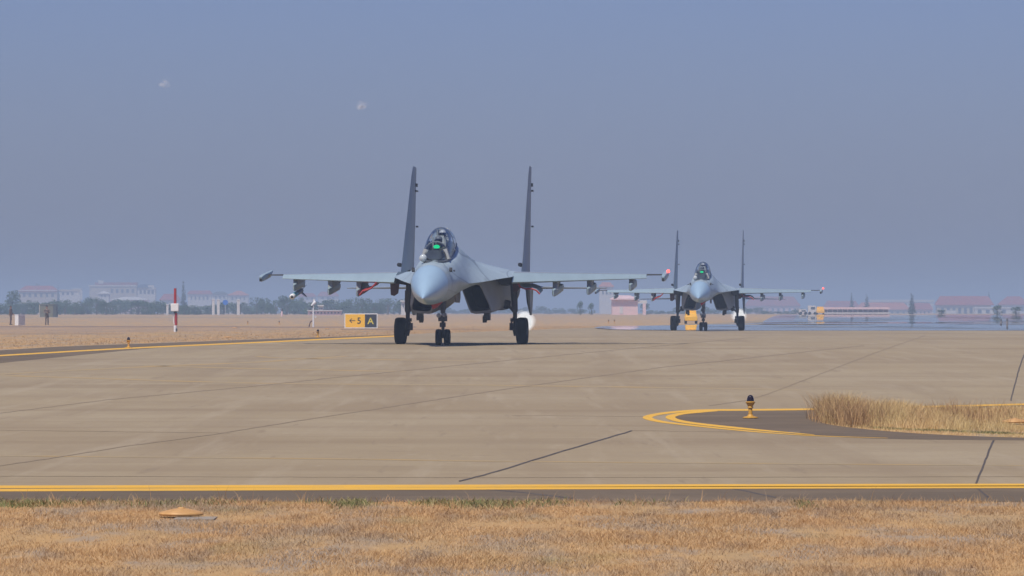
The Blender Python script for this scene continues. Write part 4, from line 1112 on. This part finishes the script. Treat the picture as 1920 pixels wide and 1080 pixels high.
# yellow tractors
def tractor(b, sc_, label):
    p = empty('tow_tractor', b, label, 'tractor', None, 0, sc_)
    mb = MB(); mb.box((0, 0, .55), (1.30, 2.2, .5)); mb.box((0, -.3, .92), (1.24, 1.3, .3), None, .9); o = mb.build('body', M['sign_yellow'], p, 30)
    bv = o.modifiers.new('bevel', 'BEVEL'); bv.width = .05; bv.segments = 2
    mb = MB(); mb.box((0, .55, 1.12), (1.2, .9, .55), None, .88); o2 = mb.build('cab', M['sign_yellow'], p, 30)
    for x in (-.55, .55):
        for y in (-.7, .7):
            mb = MB(); mb.lathe([(.01, -.1), (.2, -.11), (.25, -.08), (.25, .08), (.2, .11), (.01, .1)], (x, y, .25), 'X', 16); mb.build('wheel', M['rubber'], p)
    return p
d = 262 * K; tractor(Vector(((1295.5 - CX) / F * d, d, g(d) + .012)), .98, 'yellow tow tractor seen under the farther jet between its wheels')
d = 540 * K; tractor(Vector(((1538 - CX) / F * d, d, g(d))), 1.25, 'small yellow tractor beside the white vans at the far right')

# ------------------------------------------------------------------ buildings far away
def house(name, label, x0, x1, ytop, ybase, d, wall, roof=None, rtop=None, rx=None, depth=9.0, wins=(), over=1.5, hip=.18, wmat=None, cat='building', flat=False, extras=()):
    d = d * K * (1.0 if name in ('low_wall', 'kiosk', 'hangar', 'tower_block') else 2.15); sc = d / F
    zb = g(d)
    P = empty(name, ((((x0 + x1) / 2) - CX) * sc, d, zb), label, cat)
    def Z(py): return CZ + (HY - py) * sc - zb
    def X(px): return (px - (x0 + x1) / 2) * sc
    zt = Z(ytop); zbase = min(0, Z(ybase)) if Z(ybase) < .6 else 0
    mb = MB(); mb.box((0, depth / 2, zt / 2 - .2), ((x1 - x0) * sc, depth, zt + .4)); mb.build('wall', wall, P, 30)
    if roof is not None:
        a, b = (x0 - over, x1 + over) if rx is None else rx
        zr = Z(rtop); hw = (b - a) * sc / 2; cx_ = (X(a) + X(b)) / 2
        mb = MB()
        if flat:
            mb.box((cx_, depth / 2, (zt + zr) / 2 + .01), (2 * hw, depth + .8, zr - zt))
        else:
            e0, e1 = -.6, depth + .6; k = hw * (1 - hip * 2)
            mb.add([(cx_ - hw, e0, zt + .01), (cx_ + hw, e0, zt + .01), (cx_ + hw, e1, zt + .01), (cx_ - hw, e1, zt + .01), (cx_ - k, depth / 2, zr), (cx_ + k, depth / 2, zr)],
                   [(0, 1, 5, 4), (1, 2, 5), (2, 3, 4, 5), (3, 0, 4), (3, 2, 1, 0)])
            mb.box((cx_, e0 - .03, zt - .12), (2 * hw, .2, .22))
        mb.build('roof', roof, P, 20)
    for (a, b, t, u) in wins:
        mb = MB(); mb.box(((X(a) + X(b)) / 2, -.02, (Z(t) + Z(u)) / 2), ((b - a) * sc, .12, (u - t) * sc)); mb.build('window', wmat or M['window'], P, 30)
    for (nm, a, b, t, u, mm) in extras:
        mb = MB(); mb.box(((X(a) + X(b)) / 2, -.25, (Z(t) + Z(u)) / 2), ((b - a) * sc, .5, (u - t) * sc)); mb.build(nm, mm, P, 30)
    return P
Wp = lambda a, b, n, t, u, f=.5: [(a + (b - a) * (i + (1 - f) / 2) / n, a + (b - a) * (i + (1 + f) / 2) / n, t, u) for i in range(n)]
house('villa', 'cream villa with a red hipped roof at the far left above the trees', 36, 107, 546, 570, 620, M['cream'], M['roof_red'], 535.5, (33, 110), wins=Wp(40, 104, 6, 550, 557, .45), extras=(('cornice', 34, 109, 543.6, 545.4, M['pale']),))
house('house', 'pale flat roofed house with a white portal right of the cream villa', 112, 150, 546, 570, 640, M['pale'], M['cream'], 543, flat=True, wins=Wp(114, 140, 3, 548, 553, .5), extras=(('portal', 151, 154.5, 542, 562, M['pale']), ('portal', 136, 154.5, 541, 543, M['pale'])))
house('long_building', 'long cream building with a red roof band and white turret', 168, 256, 535.5, 566, 700, M['cream'], M['roof_red'], 529.5, (178, 257), flat=True, wins=Wp(205, 254, 5, 542, 549, .45), extras=(('turret', 184.5, 194, 525.5, 532, M['pale']), ('parapet', 166, 256, 534.6, 537, M['pale'])))
house('house', 'small white gabled house in front of the long cream building', 184, 204, 550, 572, 600, M['pale'], M['pale'], 545.5, (182, 206), hip=.5, wins=Wp(188, 200, 2, 553, 557, .4))
house('house', 'white two storey house with dark bays right of the long cream building', 258, 291, 539, 572, 650, M['pale'], M['window'], 533, (256, 285), hip=.2, wins=Wp(260, 290, 4, 544, 551, .55), extras=(('stair_tower', 278, 289, 535, 543, M['pale']),))
house('shed', 'low shed with a pale sloping roof among trees under the long building', 206, 278, 562, 585, 570, M['pink_wall'], M['pale'], 556.5, hip=.35, wins=Wp(210, 270, 6, 565, 569, .5))
house('house', 'red roofed house behind the red white pole', 300, 336, 562, 588, 590, M['pale'], M['roof_red'], 551, hip=.2, wins=Wp(303, 333, 4, 568, 576, .4))
house('house', 'long low house with a faded red roof right of the tall cypress', 352, 396, 551, 588, 680, M['pale'], M['roof_red'], 544.5, hip=.1, wins=Wp(355, 393, 5, 556, 562, .4))
house('house', 'house with an orange pyramid roof above the white pillars', 428, 466, 553, 588, 690, M['pale'], M['roof_orange'], 545, hip=.42, wins=Wp(432, 462, 4, 557, 563, .4))
house('house', 'house with a small grey roof between two red roofed houses', 398, 426, 551.5, 588, 700, M['pale'], M['olive_dark'], 546.5, hip=.3, wins=Wp(401, 424, 3, 555, 560, .4))
house('house', 'red roofed house peeping over the dark trees left of the white post', 560, 592, 556, 588, 720, M['pale'], M['roof_red'], 549.5, hip=.2, wins=Wp(562, 590, 3, 558, 562, .4))
house('house', 'red roofed house peeping over the trees above the yellow sign', 596, 634, 555, 588, 735, M['pale'], M['roof_red'], 547, hip=.15, wins=Wp(600, 630, 3, 557, 561, .4))
for px, a, b, h0, lb in ((314, 4, 0, 572, 'white gate pillar left of the red white pole'), (400, 5, 0, 562, 'left white gate pillar of the close pair below the grey roof'), (409.5, 5, 0, 563, 'right white gate pillar of the close pair below the grey roof'), (447, 5.5, 0, 563, 'white gate pillar right of the blue round sign')):
    d = 505 * K; sc = d / F
    p = empty('gate_pillar', ((px - CX) * sc, d, g(d)), lb, 'pillar', 'white gate pillars')
    h = CZ + (HY - h0) * sc - g(d)
    mb = MB(); mb.box((0, 0, h / 2), (a * sc, .5, h)); mb.build('shaft', M['pale'], p, 30)
    mb = MB(); mb.box((0, 0, h + .08), (a * sc * 1.3, .65, .16)); mb.build('cap', M['white'], p, 30)
d = 503 * K; sc = d / F
p = empty('round_sign', ((422.5 - CX) * sc, d, g(d)), 'bright blue round sign among the far trees', 'sign')
mb = MB(); mb.lathe([(5 * sc, -.04), (5 * sc, .04)], (0, -.05, CZ + (HY - 567) * sc - g(d)), 'Y', 24); mb.build('disc', M['blue'], p, 30)
mb = MB(); mb.lathe([(.05, 0), (.05, CZ + (HY - 567) * sc - g(d))], n=10); mb.build('post', M['pale'], p)
house('low_wall', 'low pinkish wall of a shed behind the white post', 577, 640, 583, 592, 505, M['pink_wall'], M['pale'], 581.5, flat=True, depth=3, wins=Wp(580, 638, 9, 585, 588, .4), cat='shed')
house('kiosk', 'tiny white kiosk above the low pinkish shed', 597, 606, 574, 590, 520, M['pale'], M['pale'], 572, flat=True, depth=2, wins=Wp(598, 605, 2, 577, 580, .5), cat='kiosk')
house('kiosk', 'small white hut behind the nearer jet main wheel at left', 752, 764, 566, 592, 520, M['pale'], M['pale'], 563, flat=True, depth=3, wins=Wp(754, 762, 2, 570, 576, .5), cat='kiosk')
# right
house('hangar', 'pink walled hangar with ragged pale front left of the farther jet', 1148, 1196, 560, 593, 520, M['pink_wall'], M['pink_wall'], 553.5, (1144, 1198), hip=.3, wins=((1162, 1168, 575, 588),), wmat=M['pale'], cat='hangar', extras=(('side_wing', 1196, 1213, 563, 569, M['pale']), ('side_post', 1205, 1211, 569, 593, M['pink_wall'])))
house('tower_block', 'faint tall block with orange roof above the pink hangar', 1124, 1150, 537, 594, 1150, M['pale'], M['roof_orange'], 529, hip=.25, wins=Wp(1127, 1148, 3, 545, 552, .4))
house('house', 'broad dark red roof behind the right wing of the farther jet', 1398, 1500, 573, 594, 700, M['pink_wall'], M['roof_red'], 556, hip=.12, wins=Wp(1402, 1496, 9, 578, 586, .4))
house('house', 'red roofed block left of the two cypresses', 1545, 1612, 577, 594, 690, M['pink_wall'], M['roof_red'], 564, hip=.12, wins=Wp(1550, 1608, 6, 580, 586, .4))
house('house', 'orange roofed house behind the white canopy', 1606, 1706, 580, 596, 640, M['cream'], M['roof_orange'], 567, hip=.12, wins=Wp(1612, 1700, 8, 584, 590, .4))
house('long_building', 'long pale flat building behind the orange roof at right', 1632, 1750, 566, 594, 760, M['pale'], M['pale'], 562, flat=True, wins=Wp(1650, 1745, 9, 569, 573, .5))
house('house', 'small red roofed house between the cypress and the big roof', 1712, 1748, 580, 597, 600, M['pink_wall'], M['roof_red'], 568, hip=.15, wins=Wp(1715, 1745, 4, 584, 590, .4))
house('hall', 'large hall with a long red hipped roof and cream walls at right', 1757, 1858, 571.5, 600, 560, M['cream'], M['roof_red'], 555, (1754, 1864), hip=.09, wins=Wp(1762, 1826, 6, 577, 590, .5), extras=(('annex', 1774, 1793, 582, 597, M['pale']),))
house('colonnade', 'white colonnaded building with four dark bays at the right edge', 1829, 1895, 578, 600, 540, M['pale'], M['white'], 576, flat=True, depth=5, wins=[(1833.5 + 15 * i, 1840.5 + 15 * i, 581, 594) for i in range(4)])
house('house', 'house with a domed red roof at the far right edge', 1876, 1926, 571, 598, 620, M['pale'], M['roof_red'], 555.5, (1872, 1932), hip=.3, wins=Wp(1880, 1922, 4, 575, 583, .5))
# white canopy
d = 640 * K; sc = d / F
p = empty('canopy_shelter', ((1604 - CX) * sc, d, g(d)), 'long white roofed open shelter with a white base rail', 'shelter')
zt = CZ + (HY - 578) * sc - g(d)
mb = MB(); mb.box((0, 1.2, zt), (128 * sc, 3.2, .55)); mb.build('roof', M['pink_wall'], p, 30)
mb = MB(); mb.box((0, 0, .35), (128 * sc, .2, .35)); mb.build('rail', M['pale'], p, 30)
mb = MB(); mb.box((0, 2.6, zt / 2), (126 * sc, .15, zt)); mb.build('back_wall', M['shed_back'], p, 30)
for i in range(14):
    mb = MB(); mb.box(((-62 + i * 9.5) * sc, .1, zt / 2), (.14, .14, zt)); mb.build('post', M['pink_wall'], p, 30)
def van(px0, px1, pt, d, label):
    d = d * K; sc = d / F; p = empty('van', (((px0 + px1) / 2 - CX) * sc, d, g(d)), label, 'van', 'white vans at the far right')
    wd = (px1 - px0) * sc; h = CZ + (HY - pt) * sc - g(d)
    mb = MB(); mb.prism([(-wd / 2, .3), (wd / 2, .3), (wd / 2, h * .5), (wd * .36, h * .95), (wd * .3, h), (-wd / 2, h)], 'Y', -.9, .9); o = mb.build('body', M['pale'], p, 30)
    mb = MB(); mb.box((wd * .05, -.9, h * .72), (wd * .5, .05, h * .26)); mb.build('window', M['window'], p, 30)
    for x in (-.32, .32):
        mb = MB(); mb.lathe([(.01, -.95), (.3, -.95), (.33, -.9), (.33, .9), (.3, .95), (.01, .95)], (x * wd, 0, .33), 'Y', 16); mb.build('wheel', M['rubber'], p)
van(1498, 1513, 580, 535, 'white van, the left one of two by the yellow tractor')
van(1515, 1531, 573, 545, 'taller white van, the right one of two by the yellow tractor')

# ------------------------------------------------------------------ trees
def leaf_cloud(name, m, lumps, n, size, parent, seed):
    r = np.random.default_rng(seed); vs = []; fs = []
    wts = np.array([a[3] * a[4] * a[5] for a in lumps]); wts = wts / wts.sum()
    idx = r.choice(len(lumps), n, p=wts)
    for i in idx:
        cx_, cy_, cz_, rx_, ry_, rz_ = lumps[i]
        v = r.normal(size=3); v /= np.linalg.norm(v); q = r.uniform(.3, 1) ** .5
        c = np.array([cx_ + v[0] * rx_ * q, cy_ + v[1] * ry_ * q, cz_ + v[2] * rz_ * q])
        a = r.normal(size=3); a /= np.linalg.norm(a); b = np.cross(a, r.normal(size=3)); b /= np.linalg.norm(b)
        s_ = size * r.uniform(.6, 1.3); o = len(vs)
        vs += [tuple(c - a * s_), tuple(c + b * s_ * .6), tuple(c + a * s_), tuple(c - b * s_ * .6)]; fs.append((o, o + 1, o + 2, o + 3))
    return MB().add(vs, fs).build(name, m, parent, 0)
def tree_proto(kind, seed):
    rr = random.Random(seed); T = empty('tree' if kind != 'cypress' else 'cypress_tree', (0, 0, 0))
    mb = MB()
    if kind == 'round':
        mb.tube([(0, 0, 0), (.03, 0, .3), (0, .02, .6)], [.05, .04, .02], 8)
        for k in range(4): a = rr.uniform(0, 6.28); mb.tube([(0, 0, .25 + .07 * k), (.22 * math.cos(a), .22 * math.sin(a), .5 + .09 * k)], [.02, .006], 6)
        lumps = [(rr.uniform(-.24, .24), rr.uniform(-.24, .24), rr.uniform(.13, .8), rr.uniform(.15, .27), rr.uniform(.15, .27), rr.uniform(.12, .2)) for _ in range(11)]
        n, size, m_ = 900, .035, M['leaf']
    elif kind == 'cypress':
        mb.tube([(0, 0, 0), (0, 0, .8)], [.03, .008], 8)
        lumps = [(rr.uniform(-.03, .03), rr.uniform(-.03, .03), .1 + .085 * i, .15 - .012 * i + rr.uniform(0, .03), .15 - .012 * i, .09) for i in range(11)]
        n, size, m_ = 800, .025, M['leaf_dark']
    else:
        mb.tube([(0, 0, 0), (0, 0, .4)], [.03, .01], 8)
        lumps = [(rr.uniform(-.4, .4), rr.uniform(-.3, .3), rr.uniform(.2, .7), rr.uniform(.2, .32), rr.uniform(.2, .3), rr.uniform(.14, .28)) for _ in range(9)]
        n, size, m_ = 800, .045, M['leaf']
    mb.build('trunk', M['bark'], T)
    leaf_cloud('crown', m_, lumps, n, size, T, seed)
    return T
protos = {('round', i): tree_proto('round', 40 + i) for i in range(4)}
protos.update({('cypress', i): tree_proto('cypress', 60 + i) for i in range(2)})
protos.update({('bush', i): tree_proto('bush', 80 + i) for i in range(3)})
used = set()
def plant(kind, i, px, ptop, d, wpx, label, group=None, base=None):
    o = protos[(kind, i)]
    if (kind, i) in used: o = copy_tree(o)
    used.add((kind, i))
    d = d * K; sc = d / F; zb = g(d); h = CZ + (HY - ptop) * sc - zb
    o.location = ((px - CX) * sc, d, zb - .05); o.rotation_euler = (0, 0, random.uniform(0, 6.28))
    wdt = {'round': .85, 'cypress': .28, 'bush': 1.1}[kind]
    o.scale = (wpx * sc / wdt, wpx * sc / wdt, h / 1.0)
    tag(o, label, 'tree', group); return o
TG = 'trees in the belt along the far edge of the left field'
belt = [(-12, 100, 559), (100, 170, 558), (170, 300, 557), (300, 380, 567), (380, 475, 564), (478, 560, 552), (560, 650, 559), (650, 765, 556)]
lbs = ['hazy green tree in the belt below the cream villa', 'hazy green tree in the belt below the flat roofed house', 'hazy green tree in the belt below the long cream building', 'hazy low tree in the belt behind the red white pole',
       'hazy tree in the belt around the blue round sign', 'tall dark tree in the belt left of the white post', 'dark tree in the belt behind the white post and low pinkish shed', 'hazy dark tree in the belt above the yellow sign']
for k, (a, b, top) in enumerate(belt):
    x = a + 4
    while x < b:
        plant(random.choice(['round', 'round', 'bush']), random.randrange(3), x + random.uniform(-3, 3), top + random.uniform(-3, 8), random.uniform(560, 720), random.uniform(26, 40), lbs[k], TG)
        x += random.uniform(7, 11)
plant('round', 3, 71, 525, 1480, 13, 'single dark round tree rising behind the cream villa roof')
plant('round', 3, 22, 539, 640, 34, 'hazy tree at the left edge beside the cream villa')
plant('cypress', 0, 344, 529, 740, 14, 'tall thin dark cypress right of the red white pole')
plant('cypress', 1, 109, 533, 1300, 7, 'thin cypress between the cream villa and the flat roofed house')
plant('cypress', 0, 1597, 550, 900, 11, 'left cypress of the pair behind the white shelter')
plant('cypress', 1, 1625, 551, 900, 13, 'right cypress of the pair behind the white shelter')
plant('cypress', 0, 1710, 550, 700, 15, 'stout dark cypress left of the big red hall')
plant('cypress', 1, 1854, 546, 1230, 10, 'pointed cypress at the right end of the big red hall roof')
for px, tp, wd, lb in ((1088, 562, 16, 'left dark tree of the two left of the pink hangar'), (1109, 566, 16, 'right dark tree of the two left of the pink hangar'), (1209, 566, 21, 'round dark green tree right of the pink hangar'),
                       (1870, 570, 24, 'dark tree between the big hall and the domed roof'), (1905, 573, 24, 'dark tree in front of the domed red roof'), (1765, 579, 20, 'dark tree at the left end of the big hall')):
    plant('round', 2, px, tp, 532, wd, lb)
for px in range(1220, 1500, 17):
    plant('bush', px % 3, px, 575 + random.uniform(-4, 8), 720 + random.uniform(0, 60), 28, 'faint hazy tree on the horizon behind the farther jet', 'faint trees on the horizon behind the farther jet')
for px in range(765, 1090, 17):
    plant('bush', px % 3, px, 572 + random.uniform(-5, 8), 900 + random.uniform(0, 120), 30, 'faint hazy tree on the horizon behind the nearer jet', 'faint trees on the horizon behind the nearer jet')

# ------------------------------------------------------------------ small clouds, haze
for px, py, w_, h_, sd_, lb in ((307, 157, 20, 11, 3, 'small white cloud puff high at the left'), (679, 201, 26, 15, 8, 'small faint cloud wisp right of the white puff')):
    d = 3200 * K; c = at(px, py, d); sc = d / F; mb = MB(); rr = random.Random(sd_)
    for k in range(26):
        q = rr.uniform(.15, .42)
        lumpy(mb, (rr.gauss(0, .24) * w_ * sc, rr.gauss(0, .2) * w_ * sc, rr.gauss(0, .24) * h_ * sc), (q * w_ * sc * .7, q * w_ * sc * .7, q * h_ * sc * .6), sd_ + k, .25, 14)
    o = mb.build('cloud', M['cloud'], None, 60, c); tag(o, lb, 'cloud')

HD = .00056
m = bpy.data.materials.new('haze'); m.use_nodes = True
n, l = m.node_tree.nodes, m.node_tree.links
n.remove(n["Principled BSDF"])
pv = n.new("ShaderNodeVolumePrincipled"); pv.inputs["Color"].default_value = (.67, .83, 1.0, 1); pv.inputs["Density"].default_value = HD; pv.inputs["Anisotropy"].default_value = 0.0
l.new(pv.outputs[0], n["Material Output"].inputs["Volume"])
mb = MB(); mb.box((0, 4700, 11.5), (5600, 9800, 25.0))
tag(mb.build('haze', m, None, 0), kind='stuff')
